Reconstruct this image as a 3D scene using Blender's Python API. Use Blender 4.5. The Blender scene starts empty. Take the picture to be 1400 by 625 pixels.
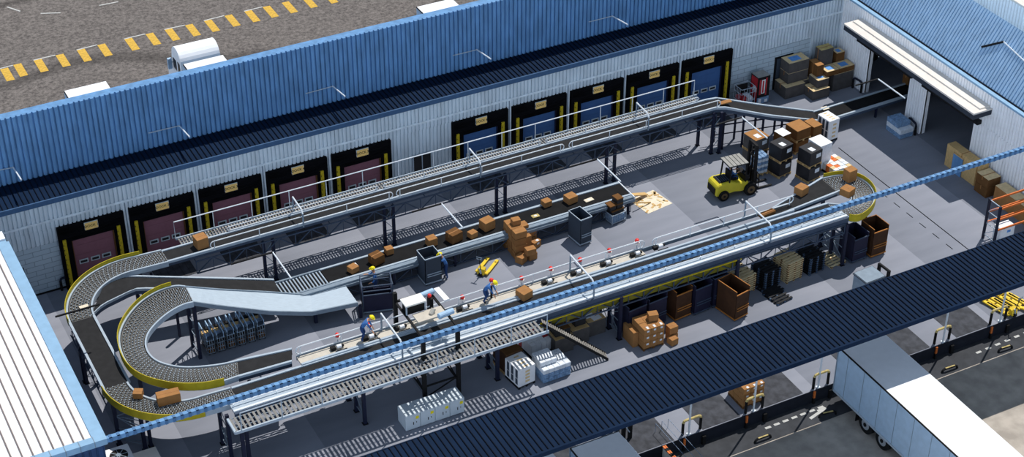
import bpy, bmesh, math, random
from mathutils import Vector, Matrix
random.seed(7)
scene = bpy.context.scene
COL = scene.collection
PI = math.pi
# ---------------------------------------------------------------- camera
YAW, PITCH, ROLL, FPX, CAMH = 0.48411116, 0.60580732, -0.00266305, 2381.7459, 55.0
FW = Vector((math.sin(YAW)*math.cos(PITCH), math.cos(YAW)*math.cos(PITCH), -math.sin(PITCH)))
RT0 = Vector((math.cos(YAW), -math.sin(YAW), 0)); DN0 = FW.cross(RT0)
RT = math.cos(ROLL)*RT0 + math.sin(ROLL)*DN0
DN = -math.sin(ROLL)*RT0 + math.cos(ROLL)*DN0
cam = bpy.data.cameras.new('camera'); camo = bpy.data.objects.new('camera', cam); COL.objects.link(camo)
cam.sensor_width = 36; cam.lens = FPX/1400*36; cam.clip_end = 600; cam.clip_start = 1
m3 = Matrix((RT, -DN, -FW)).transposed()
camo.matrix_world = Matrix.Translation((0, 0, CAMH)) @ m3.to_4x4()
scene.camera = camo
def G(px, py, z=0.0):
    v = (px-700)*RT + (py-312.5)*DN + FPX*FW
    t = (z-CAMH)/v.z
    return Vector((v.x*t, v.y*t, z))
def GY(px, py, y):
    v = (px-700)*RT + (py-312.5)*DN + FPX*FW
    t = y/v.y
    return Vector((v.x*t, y, CAMH+v.z*t))
def crop(x0, y0, s): return lambda x, y: (x0+x/s, y0+y/s)
# ---------------------------------------------------------------- light
scene.view_settings.view_transform = 'Standard'; scene.view_settings.look = 'None'
scene.view_settings.exposure = 0.0; scene.view_settings.gamma = 1.0
scene.view_settings.use_curve_mapping = False
w = bpy.data.worlds.new('sky'); scene.world = w; w.use_nodes = True
nt = w.node_tree; nt.nodes.clear()
out = nt.nodes.new('ShaderNodeOutputWorld'); bg = nt.nodes.new('ShaderNodeBackground')
tc = nt.nodes.new('ShaderNodeTexCoord'); sp = nt.nodes.new('ShaderNodeSeparateXYZ')
rp = nt.nodes.new('ShaderNodeValToRGB')
nt.links.new(tc.outputs['Generated'], sp.inputs[0]); nt.links.new(sp.outputs['Z'], rp.inputs[0])
cr = rp.color_ramp; cr.interpolation = 'EASE'
cr.elements[0].position = 0.0; cr.elements[0].color = (.80, .98, 1.22, 1)
cr.elements[1].position = 0.75; cr.elements[1].color = (0.15, 0.20, 0.28, 1)
e = cr.elements.new(0.3); e.color = (0.40, 0.50, 0.66, 1)
# sky brightened opposite the sun (behind camera, left), added to fill the walls
dt = nt.nodes.new('ShaderNodeVectorMath'); dt.operation = 'DOT_PRODUCT'; dt.inputs[1].default_value = (-.95, -.30, 0)
nt.links.new(tc.outputs['Generated'], dt.inputs[0])
ma = nt.nodes.new('ShaderNodeMath'); ma.operation = 'MULTIPLY_ADD'; ma.inputs[1].default_value = .75; ma.inputs[2].default_value = 1.15
nt.links.new(dt.outputs['Value'], ma.inputs[0]); nt.links.new(ma.outputs[0], bg.inputs[1])
nt.links.new(rp.outputs[0], bg.inputs[0])
nt.links.new(bg.outputs[0], out.inputs[0])
sun = bpy.data.lights.new('sun', 'SUN'); sun.energy = 4.0; sun.angle = 0.006; sun.color = (1.0, 0.965, 0.92)
suno = bpy.data.objects.new('sun', sun); COL.objects.link(suno); suno.location = (60, 90, 80)
suno.rotation_euler = Vector((-0.40, -0.26, -1)).to_track_quat('-Z', 'Y').to_euler()
# ---------------------------------------------------------------- materials
def lin(c):
    return tuple(((v/255)/12.92 if v/255 <= .04045 else ((v/255+.055)/1.055)**2.4) for v in c)
MATS = {}
def mat(name, rgb, rough=.75, metal=0, var=.12, scale=3.0, stretch=(1, 1, 1), rgb2=None, spec=.3, detail=4):
    """procedural material: two close tones of the thing's own colour mixed by noise"""
    if name in MATS: return MATS[name]
    m = bpy.data.materials.new(name); m.use_nodes = True; t = m.node_tree
    b = t.nodes['Principled BSDF']; c = lin(rgb)
    b.inputs['Roughness'].default_value = rough; b.inputs['Metallic'].default_value = metal
    b.inputs['Specular IOR Level'].default_value = spec
    c1 = tuple(v*(1-var) for v in c); c2 = tuple(min(1, v*(1+var)) for v in c) if rgb2 is None else lin(rgb2)
    tcn = t.nodes.new('ShaderNodeTexCoord'); mp = t.nodes.new('ShaderNodeMapping')
    mp.inputs['Scale'].default_value = stretch
    nz = t.nodes.new('ShaderNodeTexNoise'); nz.inputs['Scale'].default_value = scale; nz.inputs['Detail'].default_value = detail
    rm = t.nodes.new('ShaderNodeValToRGB'); rm.color_ramp.elements[0].position = .35; rm.color_ramp.elements[1].position = .65
    rm.color_ramp.elements[0].color = (*c1, 1); rm.color_ramp.elements[1].color = (*c2, 1)
    t.links.new(tcn.outputs['Object'], mp.inputs[0]); t.links.new(mp.outputs[0], nz.inputs[0])
    t.links.new(nz.outputs[0], rm.inputs[0]); t.links.new(rm.outputs[0], b.inputs['Base Color'])
    MATS[name] = m; return m
M = lambda n: MATS[n]
mat('clad_back', (208, 219, 226), .6, 0, .10, 2, (1, 1, .3))
mat('clad_right', (250, 250, 250), .6, 0, .05, 2, (1, 1, .3))
mat('block_wall', (188, 203, 212), .85, 0, .06, 4)
mat('strip_white', (222, 232, 238), .5)
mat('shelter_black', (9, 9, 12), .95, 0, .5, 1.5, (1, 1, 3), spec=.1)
mat('dock_yellow', (190, 165, 25), .7, 0, .15, 8)
mat('door_red', (140, 92, 104), .6, 0, .05)
mat('door_blue', (62, 100, 152), .6, 0, .05)
mat('sign_amber', (250, 205, 120), .6, 0, .05)
mat('sign_ink', (25, 18, 12), .8)
mat('window_dark', (20, 22, 26), .3)
mat('frame_grey', (195, 205, 210), .5)
mat('navy_roof', (12, 33, 58), .75, 0, .1, 1, spec=.1)
mat('navy_seam', (5, 13, 26), .75, 0, .1, spec=.1)
mat('dock_face', (24, 28, 38), .9, 0, .2)
mat('blue_clad', (98, 142, 186), .6, 0, .16, 2.5, (1, 1, .25))
mat('blue_clad_light', (160, 190, 216), .6, 0, .08, 2.5, (1, 1, .25))
mat('blue_trim', (58, 88, 122), .6, 0, .08)
mat('beam_rib', (78, 116, 156), .6, 0, .06)
mat('olive_panel', (112, 106, 26), .7, 0, .2, 2)
mat('beam_blue', (104, 148, 190), .6, 0, .1)
mat('trim_pale', (136, 172, 200), .6, 0, .05)
mat('roof_white', (232, 229, 226), .8, 0, .05, 2, (1, .2, 1))
mat('roof_seam', (120, 110, 108), .8)
mat('wall_navy', (40, 66, 104), .7, 0, .1)
mat('canopy_cream', (222, 214, 204), .8, 0, .04)
mat('canopy_dark', (52, 58, 68), .8)
mat('yard_shade', (62, 64, 68), .95, 0, .15, 2)  # asphalt darkened to stand for the shade beside the dock
mat('asphalt_front', (172, 163, 152), .95, 0, .18, 1.2, (1, 1, 1), detail=8, spec=.1)
mat('line_white', (190, 190, 186), .9, 0, .1, 5)
mat('line_yellow', (205, 165, 70), .9, 0, .15, 6)
mat('galv', (126, 141, 154), .5, 0, .08, 4)
mat('galv_light', (168, 181, 192), .45, 0, .06, 4)
mat('rail_white', (218, 224, 228), .4, 0, .04)
mat('belt', (44, 44, 45), .9, 0, .12, 3, spec=.15)
mat('belt_dark', (28, 28, 29), .9, 0, .15, 2, spec=.15)
mat('truss', (62, 75, 94), .6, 0, .1)
mat('leg_navy', (22, 28, 52), .6, 0, .1)
mat('yellow_guard', (178, 160, 28), .6, 0, .1)
mat('grate', (140, 136, 130), .5, 0, .25, 2)
mat('roller', (132, 130, 126), .45, .1, .15, 6)
mat('roller_bed', (34, 33, 33), .8, 0, .3, 3)
mat('slide_steel', (178, 192, 203), .4, 0, .05, 3, (1, 4, 1))
mat('beige_panel', (196, 188, 174), .8, 0, .06)
mat('black', (10, 10, 12), .7)
mat('white', (240, 240, 240), .6, 0, .03)
mat('cream_white', (228, 226, 218), .7, 0, .04)
mat('red', (225, 50, 45), .5)
mat('carton', (164, 118, 73), .9, 0, .07, 3, spec=.1)
mat('carton_mid', (152, 108, 66), .9, 0, .08, 3, spec=.1)
mat('carton_dark', (112, 78, 46), .9, 0, .1, 3, spec=.1)
mat('carton_grey', (88, 84, 82), .9, 0, .1, 3, spec=.1)
mat('carton_pale', (222, 196, 150), .9, 0, .1, 5, spec=.1)
mat('tape', (160, 110, 62), .6)
mat('tape_blue', (90, 150, 215), .6)
mat('label_white', (225, 230, 235), .7)
mat('wrap_black', (34, 34, 37), .5, 0, .2, 2)
mat('wood', (205, 170, 115), .9, 0, .15, 6, (1, 6, 1))
mat('wood_pale', (226, 205, 160), .9, 0, .1, 6, (1, 6, 1))
mat('pallet_black', (26, 27, 30), .7)
mat('pallet_blue', (70, 92, 118), .7)
mat('fork_yellow', (212, 196, 50), .5, 0, .05)
mat('jack_yellow', (232, 196, 48), .5, 0, .08)
mat('tyre', (16, 16, 17), .9)
mat('rim_bronze', (95, 75, 45), .5)
mat('rim_grey', (150, 155, 160), .4)
mat('roof_slat', (150, 148, 142), .7)
mat('helmet', (250, 228, 20), .4)
mat('cloth_blue', (66, 112, 172), .9)
mat('cloth_navy', (44, 70, 116), .9)
mat('skin', (205, 150, 115), .6)
mat('cart_navy', (30, 30, 54), .7, 0, .1)
mat('cart_grey', (58, 68, 80), .7, 0, .05)
mat('cart_brown', (66, 40, 20), .8, 0, .15, 3)
mat('trim_orange', (176, 112, 48), .6)
mat('locker', (198, 208, 214), .6, 0, .02)
mat('bag_blue', (120, 150, 182), .6, 0, .25, 9)
mat('bag_white', (220, 226, 232), .5, 0, .1, 6)
mat('trailer_side', (165, 190, 212), .6, 0, .05)
mat('trailer_white', (238, 240, 242), .7, 0, .02)
mat('coil_steel', (120, 138, 160), .4, .2, .5, 6)
mat('plate_dark', (62, 64, 70), .8, 0, .35, 2.2, detail=6)
mat('paper', (226, 214, 190), .9, 0, .08, 4)
mat('rack_navy', (20, 26, 46), .6)
mat('rack_orange', (214, 112, 48), .6)
mat('glass', (70, 85, 98), .15, 0, .3, 1)
mat('hoop_tan', (190, 170, 110), .7, 0, .2, 5)
mat('vend_red', (180, 40, 48), .5, 0, .2, 4)
# concrete: slabs darken towards their left joint (worn pours)
m = bpy.data.materials.new('concrete'); m.use_nodes = True; MATS['concrete'] = m
t = m.node_tree; b = t.nodes['Principled BSDF']; b.inputs['Roughness'].default_value = .85; b.inputs['Specular IOR Level'].default_value = .15
geo = t.nodes.new('ShaderNodeNewGeometry'); sx = t.nodes.new('ShaderNodeSeparateXYZ'); t.links.new(geo.outputs['Position'], sx.inputs[0])
def mth(op, a, b2=None, t=t):
    n = t.nodes.new('ShaderNodeMath'); n.operation = op
    for i, v in enumerate((a, b2)):
        if v is None: continue
        if isinstance(v, (int, float)): n.inputs[i].default_value = v
        else: t.links.new(v, n.inputs[i])
    return n.outputs[0]
def slab(off, step): return mth('FRACT', mth('DIVIDE', mth('SUBTRACT', sx.outputs['X'], off), step))
back = slab(29.35-56.3, 5.63); front = slab(20.8-57.3, 5.73)
isb = mth('GREATER_THAN', sx.outputs['Y'], 63.4)
fr = mth('ADD', mth('MULTIPLY', back, isb), mth('MULTIPLY', front, mth('SUBTRACT', 1.0, isb)))
nz = t.nodes.new('ShaderNodeTexNoise'); nz.inputs['Scale'].default_value = .9; nz.inputs['Detail'].default_value = 7
mp = t.nodes.new('ShaderNodeMapping'); mp.inputs['Scale'].default_value = (.35, 1.6, 1); t.links.new(geo.outputs['Position'], mp.inputs[0]); t.links.new(mp.outputs[0], nz.inputs[0])
s = mth('ADD', mth('MULTIPLY', fr, .5), mth('MULTIPLY', nz.outputs[0], .6))
rm = t.nodes.new('ShaderNodeValToRGB'); rm.color_ramp.elements[0].position = .15; rm.color_ramp.elements[1].position = .85
rm.color_ramp.elements[0].color = (*lin((117, 121, 131)), 1); rm.color_ramp.elements[1].color = (*lin((144, 147, 157)), 1)
t.links.new(s, rm.inputs[0]); t.links.new(rm.outputs[0], b.inputs['Base Color'])
# rear asphalt: coarse aggregate, black tyre scuffs
m = bpy.data.materials.new('asphalt_rear'); m.use_nodes = True; MATS['asphalt_rear'] = m
t = m.node_tree; b = t.nodes['Principled BSDF']; b.inputs['Roughness'].default_value = .95; b.inputs['Specular IOR Level'].default_value = .1
geo = t.nodes.new('ShaderNodeNewGeometry')
nz = t.nodes.new('ShaderNodeTexNoise'); nz.inputs['Scale'].default_value = 4.5; nz.inputs['Detail'].default_value = 8; nz.inputs['Roughness'].default_value = .75
t.links.new(geo.outputs['Position'], nz.inputs[0])
rm = t.nodes.new('ShaderNodeValToRGB'); rm.color_ramp.elements[0].position = .36; rm.color_ramp.elements[1].position = .66
rm.color_ramp.elements[0].color = (*lin((78, 74, 72)), 1); rm.color_ramp.elements[1].color = (*lin((134, 127, 122)), 1)
t.links.new(nz.outputs[0], rm.inputs[0])
wv = t.nodes.new('ShaderNodeTexWave'); wv.wave_type = 'RINGS'; wv.inputs['Scale'].default_value = .035; wv.inputs['Distortion'].default_value = 9; wv.inputs['Detail'].default_value = 1.5
t.links.new(geo.outputs['Position'], wv.inputs[0])
r2 = t.nodes.new('ShaderNodeValToRGB'); r2.color_ramp.elements[0].position = .0; r2.color_ramp.elements[1].position = .045
r2.color_ramp.elements[0].color = (.5, .5, .5, 1); r2.color_ramp.elements[1].color = (1, 1, 1, 1)
t.links.new(wv.outputs[0], r2.inputs[0])
mx = t.nodes.new('ShaderNodeMix'); mx.data_type = 'RGBA'; mx.blend_type = 'MULTIPLY'; mx.inputs[0].default_value = .8
t.links.new(rm.outputs[0], mx.inputs[6]); t.links.new(r2.outputs[0], mx.inputs[7]); t.links.new(mx.outputs[2], b.inputs['Base Color'])
# block wall gets mortar lines
m = MATS['block_wall']; t = m.node_tree; b = t.nodes['Principled BSDF']
br = t.nodes.new('ShaderNodeTexBrick'); br.inputs['Scale'].default_value = 1; br.inputs['Brick Width'].default_value = .9; br.inputs['Row Height'].default_value = .3
br.inputs['Mortar Size'].default_value = .018
br.inputs['Color1'].default_value = (*lin((190, 205, 213)), 1); br.inputs['Color2'].default_value = (*lin((182, 197, 206)), 1); br.inputs['Mortar'].default_value = (*lin((140, 155, 165)), 1)
geo = t.nodes.new('ShaderNodeNewGeometry'); sx = t.nodes.new('ShaderNodeSeparateXYZ'); cx = t.nodes.new('ShaderNodeCombineXYZ')
t.links.new(geo.outputs['Position'], sx.inputs[0]); t.links.new(sx.outputs[0], cx.inputs[0]); t.links.new(sx.outputs[2], cx.inputs[1]); t.links.new(cx.outputs[0], br.inputs[0])
t.links.new(br.outputs[0], b.inputs['Base Color'])
# ---------------------------------------------------------------- mesh builder
class MB:
    def __init__(s): s.v = []; s.f = []; s.mi = []; s.mats = []; s.cur = 0
    def m(s, name):
        mm = MATS[name]
        if mm not in s.mats: s.mats.append(mm)
        s.cur = s.mats.index(mm); return s
    def add(s, vs, fs):
        o = len(s.v); s.v += [tuple(v) for v in vs]; s.f += [tuple(i+o for i in f) for f in fs]; s.mi += [s.cur]*len(fs); return s
    def box(s, x0, x1, y0, y1, z0, z1):
        return s.add([(x0,y0,z0),(x1,y0,z0),(x1,y1,z0),(x0,y1,z0),(x0,y0,z1),(x1,y0,z1),(x1,y1,z1),(x0,y1,z1)],
                     [(0,3,2,1),(4,5,6,7),(0,1,5,4),(1,2,6,5),(2,3,7,6),(3,0,4,7)])
    def obox(s, c, sz, rz=0):
        cx, cy, cz = c; a, b2, h = sz[0]/2, sz[1]/2, sz[2]/2; co, si = math.cos(rz), math.sin(rz)
        vs = [(cx+x*co-y*si, cy+x*si+y*co, cz+z) for z in (-h, h) for x, y in ((-a,-b2),(a,-b2),(a,b2),(-a,b2))]
        return s.add(vs, [(0,3,2,1),(4,5,6,7),(0,1,5,4),(1,2,6,5),(2,3,7,6),(3,0,4,7)])
    def bar(s, p, q, wd, ht=None):
        """rectangular bar from p to q"""
        p, q = Vector(p), Vector(q); d = (q-p)
        if d.length < 1e-6: return s
        d.normalize(); up = Vector((0,0,1)) if abs(d.z) < .99 else Vector((0,1,0))
        a = d.cross(up).normalized()*wd/2; b2 = a.cross(d).normalized()*(ht or wd)/2
        vs = [p-a-b2, p+a-b2, p+a+b2, p-a+b2, q-a-b2, q+a-b2, q+a+b2, q-a+b2]
        return s.add(vs, [(0,1,2,3),(7,6,5,4),(0,4,5,1),(1,5,6,2),(2,6,7,3),(3,7,4,0)])
    def tube(s, pts, r, n=6, closed=False):
        pts = [Vector(p) for p in pts]; k = len(pts); rings = []
        for i, p in enumerate(pts):
            if closed: d = pts[(i+1) % k]-pts[i-1]
            else: d = pts[min(i+1, k-1)]-pts[max(i-1, 0)]
            d.normalize(); up = Vector((0,0,1)) if abs(d.z) < .95 else Vector((0,1,0))
            a = d.cross(up).normalized(); b2 = a.cross(d).normalized()
            rr = r[i] if isinstance(r, (list, tuple)) else r
            rings.append([p+(a*math.cos(2*PI*j/n)+b2*math.sin(2*PI*j/n))*rr for j in range(n)])
        vs = [v for rg in rings for v in rg]; fs = []
        for i in range(k if closed else k-1):
            o, o2 = i*n, ((i+1) % k)*n
            for j in range(n): fs.append((o+j, o+(j+1) % n, o2+(j+1) % n, o2+j))
        if not closed: fs += [tuple(range(n))[::-1], tuple((k-1)*n+j for j in range(n))]
        return s.add(vs, fs)
    def cyl(s, p, q, r, n=16, r2=None):
        return s.tube([p, q], [r, r if r2 is None else r2], n)
    def prism(s, poly, z0, z1):
        n = len(poly); vs = [(x, y, z0) for x, y in poly]+[(x, y, z1) for x, y in poly]
        return s.add(vs, [tuple(range(n))[::-1], tuple(range(n, 2*n))]+[(i, (i+1) % n, (i+1) % n+n, i+n) for i in range(n)])
    def extr(s, poly, axis, a0, a1):
        """extrude a 2-D outline along an axis: 'x' takes (y,z), 'y' takes (x,z)"""
        n = len(poly)
        f = (lambda u, v, a: (a, u, v)) if axis == 'x' else (lambda u, v, a: (u, a, v))
        vs = [f(u, v, a0) for u, v in poly]+[f(u, v, a1) for u, v in poly]
        return s.add(vs, [tuple(range(n))[::-1], tuple(range(n, 2*n))]+[(i, (i+1) % n, (i+1) % n+n, i+n) for i in range(n)])
    def sphere(s, c, r, n=10, sq=(1,1,1), zmin=-1):
        vs = []; fs = []; k = n//2
        for i in range(k+1):
            th = PI*i/k
            for j in range(n):
                a = 2*PI*j/n; zz = max(math.cos(th), zmin)
                vs.append((c[0]+r*sq[0]*math.sin(th)*math.cos(a), c[1]+r*sq[1]*math.sin(th)*math.sin(a), c[2]+r*sq[2]*zz))
        for i in range(k):
            for j in range(n): fs.append((i*n+j, (i+1)*n+j, (i+1)*n+(j+1) % n, i*n+(j+1) % n))
        return s.add(vs, fs)
    def build(s, name, parent=None, world=False, bevel=0, smooth=False, kind=None, label=None):
        me = bpy.data.meshes.new(name)
        off = Vector((0,0,0))
        if world and parent is not None: off = TLOC[parent.name]
        me.from_pydata([tuple(Vector(v)-off) for v in s.v], [], s.f); me.update()
        for mm in s.mats: me.materials.append(mm)
        for p, i in zip(me.polygons, s.mi): p.material_index = i; p.use_smooth = smooth
        bm = bmesh.new(); bm.from_mesh(me); bmesh.ops.recalc_face_normals(bm, faces=bm.faces); bm.to_mesh(me); bm.free()
        o = bpy.data.objects.new(name, me); COL.objects.link(o)
        if parent is not None: o.parent = parent
        if bevel:
            md = o.modifiers.new('bevel', 'BEVEL'); md.width = bevel; md.segments = 1; md.limit_method = 'ANGLE'
        if kind: o['kind'] = kind
        if label: o['label'] = label
        if parent is None: s.obj = o
        return o
TLOC = {}
def thing(name, label, cat, loc=(0,0,0), rz=0, group=None):
    o = bpy.data.objects.new(name, None); COL.objects.link(o); o.empty_display_size = .3
    o.location = loc; o.rotation_euler = (0,0,rz); o['label'] = label; o['category'] = cat
    if group: o['group'] = group
    TLOC[o.name] = Vector(loc); return o
def tag(o, label, cat, group=None, kind=None):
    o['label'] = label; o['category'] = cat
    if group: o['group'] = group
    if kind: o['kind'] = kind
    return o
def centre(o):
    """move a single-mesh thing's origin to the middle of its base"""
    me = o.data; xs = [v.co for v in me.vertices]
    c = Vector(((min(v.x for v in xs)+max(v.x for v in xs))/2, (min(v.y for v in xs)+max(v.y for v in xs))/2, min(v.z for v in xs)))
    me.transform(Matrix.Translation(-c)); o.location = c; return o
def struct(name, mb, **k): return mb.build(name, kind='structure', **k)
def dup(root, loc, rz=None, label=None):
    r = root.copy(); COL.objects.link(r); r.location = loc; TLOC[r.name] = Vector(loc)
    if rz is not None: r.rotation_euler = (0,0,rz)
    if label: r['label'] = label
    for ch in list(root.children):
        c = ch.copy(); COL.objects.link(c); c.parent = r
        for g in ch.children:
            d = g.copy(); COL.objects.link(d); d.parent = c
    return r
ORD = ['first', 'second', 'third', 'fourth', 'fifth', 'sixth', 'seventh', 'eighth', 'ninth', 'tenth', 'eleventh', 'twelfth']
# ================================================================ SETTING
YB, XR, XL, YD, ZF = 76.3, 63.4, 10.67, 51.15, -0.75
f = MB().m('concrete').box(4, 76, YD, YB+.3, -.8, 0)
struct('floor', f)
f = MB().m('dock_face').box(4, 80, YD-.03, YD, ZF, -.004); struct('trim_1', f)
f = MB().m('asphalt_front').box(-10, 110, 20, YD, ZF-.5, ZF); struct('floor_yard_front', f)
f = MB().m('asphalt_rear').box(-60, 160, 79.0, 190, ZF-.5, ZF); struct('floor_yard_rear', f)
f = MB().m('asphalt_front').box(76, 110, YD, 79.0, ZF-.5, ZF); struct('floor_yard_side', f)

def corr(mb, p0, p1, z0, z1, pitch=.23, depth=.09, out=(0,-1)):
    """trapezoid-profiled sheet between two plan points, real folds"""
    p0 = Vector((*p0, 0)); p1 = Vector((*p1, 0)); L = (p1-p0).length; d = (p1-p0)/L; n = Vector((*out, 0))
    k = max(1, round(L/pitch)); pt = L/k; pr = []
    for i in range(k):
        for a, h in ((0, 0), (.06, 1), (.68, 1), (.74, 0)): pr.append(p0+d*(i+a)*pt+n*(depth*h))
    pr.append(p1)
    vs = [(q.x, q.y, z0) for q in pr]+[(q.x, q.y, z1) for q in pr]; m_ = len(pr)
    b = p0-n*.1; e2 = p1-n*.1
    mb.add(vs, [(i, i+1, i+1+m_, i+m_) for i in range(m_-1)])
    # closed back and top
    top = [(q.x, q.y, z1) for q in pr]+[(e2.x, e2.y, z1), (b.x, b.y, z1)]
    mb.add(top, [tuple(range(len(top)))])
    mb.add([(b.x,b.y,z0),(e2.x,e2.y,z0),(e2.x,e2.y,z1),(b.x,b.y,z1)], [(0,1,2,3)])
f = MB().m('yard_shade').box(-10, 110, 49.72, YD-.03, ZF, ZF+.008); struct('floor_yard_shade', f)  # shade along the dock face, painted as a dark strip on the yard
# dock bays
DX = [13.54+3.83*i for i in range(5)]+[36.22+3.84*i for i in range(5)]
SW, SH = 3.5, 3.9
wb = MB().m('clad_back')
corr(wb, (8, YB), (XR, YB), SH, 5.62)
corr(wb, (8, YB), (DX[0], YB), 3.05, SH)
xs = [(DX[i]+SW, DX[i+1]) for i in range(9)]
for a, b_ in xs: corr(wb, (a, YB), (b_, YB), 0, SH)
corr(wb, (DX[9]+SW, YB), (XR, YB), 3.1, SH)
corr(wb, (61.1, YB), (XR, YB), 0, 3.1)
wb.m('block_wall').box(8, DX[0], YB, YB+.2, 0, 3.05)
wb.box(DX[9]+SW, 61.1, YB, YB+.2, 0, 3.1)
wb.m('black').box(8, DX[0], YB-.03, YB, 0, .1)
wb.m('shelter_black').box(8, XR, YB+.3, YB+.45, -.75, 5.62)
struct('wall_back', wb)
st = MB().m('strip_white').box(8, XR+3.5, YB-.12, YB-.045, 4.33, 4.45)
struct('trim_2', st)
# steel pilasters between bays
for i, x in enumerate([17.2, 21.05, 24.85, 28.65, 39.85, 43.7, 47.5, 51.35]):
    p = MB().m('strip_white').box(x-.12, x+.12, YB-.13, YB-.03, 0, 4.33).m('galv').box(x-.03, x+.03, YB-.16, YB-.13, 0, 4.33)
    struct('trim_pilaster', p)
# roof ledge and clerestory wall
r = MB().m('navy_roof').box(8, XR+.2, YB-.25, 78.4, 5.62, 5.74)
for i in range(int((XR-8)/.27)):
    x = 8.1+i*.27; r.m('navy_seam').box(x, x+.035, YB-.25, 78.4, 5.74, 5.80)
r.m('blue_trim').box(8, XR+.2, YB-.33, YB-.25, 5.52, 5.80)
struct('roof_ledge', r)
r = MB().m('blue_clad'); corr(r, (-14, 78.5), (XR+.3, 78.5), -.75, 9.55, .27, .11)
r.box(-14, XR+.3, 78.6, 79.0, -.75, 9.55)
struct('wall_upper_back', r)
# right wall with two openings and pale blue upper wall
wr = MB().m('clad_right')
corr(wr, (XR, 79), (XR, 40), 3.35, 5.42, .23, .09, (-1, 0))
for a, b_ in ((76.3, 73.3), (69.3, 67.8), (63.5, 40)):
    corr(wr, (XR, a), (XR, b_), 0 if b_ > 50 else -.75, 3.35, .23, .09, (-1, 0))
for a, b_ in ((76.3, 73.3), (69.3, 67.8), (63.5, 51.2)): wr.box(XR+.1, XR+.32, b_, a, 0, 3.35)
wr.box(XR+.1, XR+.32, 40, 79, 3.35, 5.42)
struct('wall_right', wr)
r = MB().m('blue_clad_light')
RE = G(1330, 0, 8.6); RX = RE.x
k = int((79.5-38)/.23)
for i in range(k):
    y = 38+i*.23
    r.add([(XR+.26, y, 5.46), (XR+.26, y+.15, 5.46), (RX, y+.15, 8.6), (RX, y, 8.6)], [(0,1,2,3)])
    r.add([(XR+.26, y+.15, 5.46), (XR+.32, y+.16, 5.40), (RX+.06, y+.16, 8.54), (RX, y+.15, 8.6)], [(0,1,2,3)])
    r.add([(XR+.32, y+.16, 5.40), (XR+.32, y+.22, 5.40), (RX+.06, y+.22, 8.54), (RX+.06, y+.16, 8.54)], [(0,1,2,3)])
    r.add([(XR+.32, y+.22, 5.40), (XR+.26, y+.23, 5.46), (RX, y+.23, 8.6), (RX+.06, y+.22, 8.54)], [(0,1,2,3)])
r.extr([(XR+.34, 5.3), (RX+.1, 8.45), (RX+3, 5.3)], 'y', 38, 79.5)
r.m('trim_pale').box(XR-.12, XR+.3, 38, 79.5, 5.42, 5.54); r.m('navy_seam').box(XR+.15, XR+.25, 38, 79.5, 5.54, 5.58)
struct('roof_right', r)
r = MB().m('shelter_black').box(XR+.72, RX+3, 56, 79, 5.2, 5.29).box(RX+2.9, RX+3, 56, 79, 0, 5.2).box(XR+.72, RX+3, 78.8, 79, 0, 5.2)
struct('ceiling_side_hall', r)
r = MB().m('clad_right'); WX = RX+3.2; v = (1392-700)*RT+(5-312.5)*DN+FPX*FW; WZ = CAMH+v.z*WX/v.x
corr(r, (WX, 110), (WX, 40), -.75, WZ, .25, .08, (-1, 0)); r.box(WX+.1, WX+.4, 40, 110, -.75, WZ)
r.m('canopy_cream').box(WX-.1, WX+14, 40, 110, WZ, WZ+.12)
struct('wall_far_right', r)
# door canopy on the right wall
c = thing('door_canopy', 'long cream-topped canopy fixed over the wide openings of the white right-hand wall', 'canopy', (XR, 68.4, 4.3))
q = MB().m('canopy_cream').box(62.0, XR-.05, 62.3, 74.4, 4.62, 4.72).box(62.6, XR-.05, 62.5, 74.3, 4.72, 4.80)
q.build('canopy_top', c, True)
MB().m('canopy_dark').box(62.02, XR-.05, 62.32, 74.38, 4.3, 4.62).build('fascia', c, True)
MB().m('black').box(63.0, XR-.05, 68.9, 74.2, 3.36, 3.6).box(63.0, XR-.05, 62.9, 67.9, 3.36, 3.6).build('shutter_housing', c, True)
# left neighbour block
r = MB().m('roof_white').box(-16, XL-.55, 57.35, 73.8, 5.5, 5.7)
for i in range(60):
    x = -15.6+i*.43
    if x < XL-.6: r.m('roof_seam').box(x, x+.05, 57.35, 73.8, 5.7, 5.75)
r.m('trim_pale').box(XL-.55, XL, 57.0, 73.35, 5.45, 5.76).box(-16, XL-.55, 57.0, 57.38, 5.45, 5.76)
for i in range(40): r.m('galv').box(XL-.55-i*.62, XL-.52-i*.62, 56.99, 57.38, 5.45, 5.775)
r.m('white').box(XL-1.6, XL-.1, 73.6, 74.3, 5.3, 5.8).m('trim_pale').box(XL-1.6, XL-.1, 73.35, 73.6, 5.3, 5.7)
struct('roof_left_block', r)
r = MB().m('wall_navy'); corr(r, (-16, 57.2), (XL-.12, 57.2), -.75, 5.45, .3, .05)
corr(r, (XL-.22, 57.2), (XL-.22, 73.6), 0, 5.44, .3, .05, (1, 0)); r.box(-16, XL-.3, 57.3, 73.5, 0, 5.45)
struct('wall_left', r)
# overhead beam (all that is left of the front roof edge)
b_ = thing('roof_beam', 'long ribbed blue roof beam spanning the hall above the front conveyor', 'beam', ((XL+XR)/2, 57.12, 5.55))
q = MB().m('beam_blue').box(XL, XR-.02, 57.02, 57.22, 5.5, 5.73)
k = 150
for i in range(k):
    x = XL+.1+i*(XR-XL-.2)/k; q.m('beam_rib').box(x, x+.12, 56.98, 57.02, 5.51, 5.75).box(x, x+.12, 56.98, 57.22, 5.73, 5.75)
q.build('ribbed_sheet', b_, True)
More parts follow.
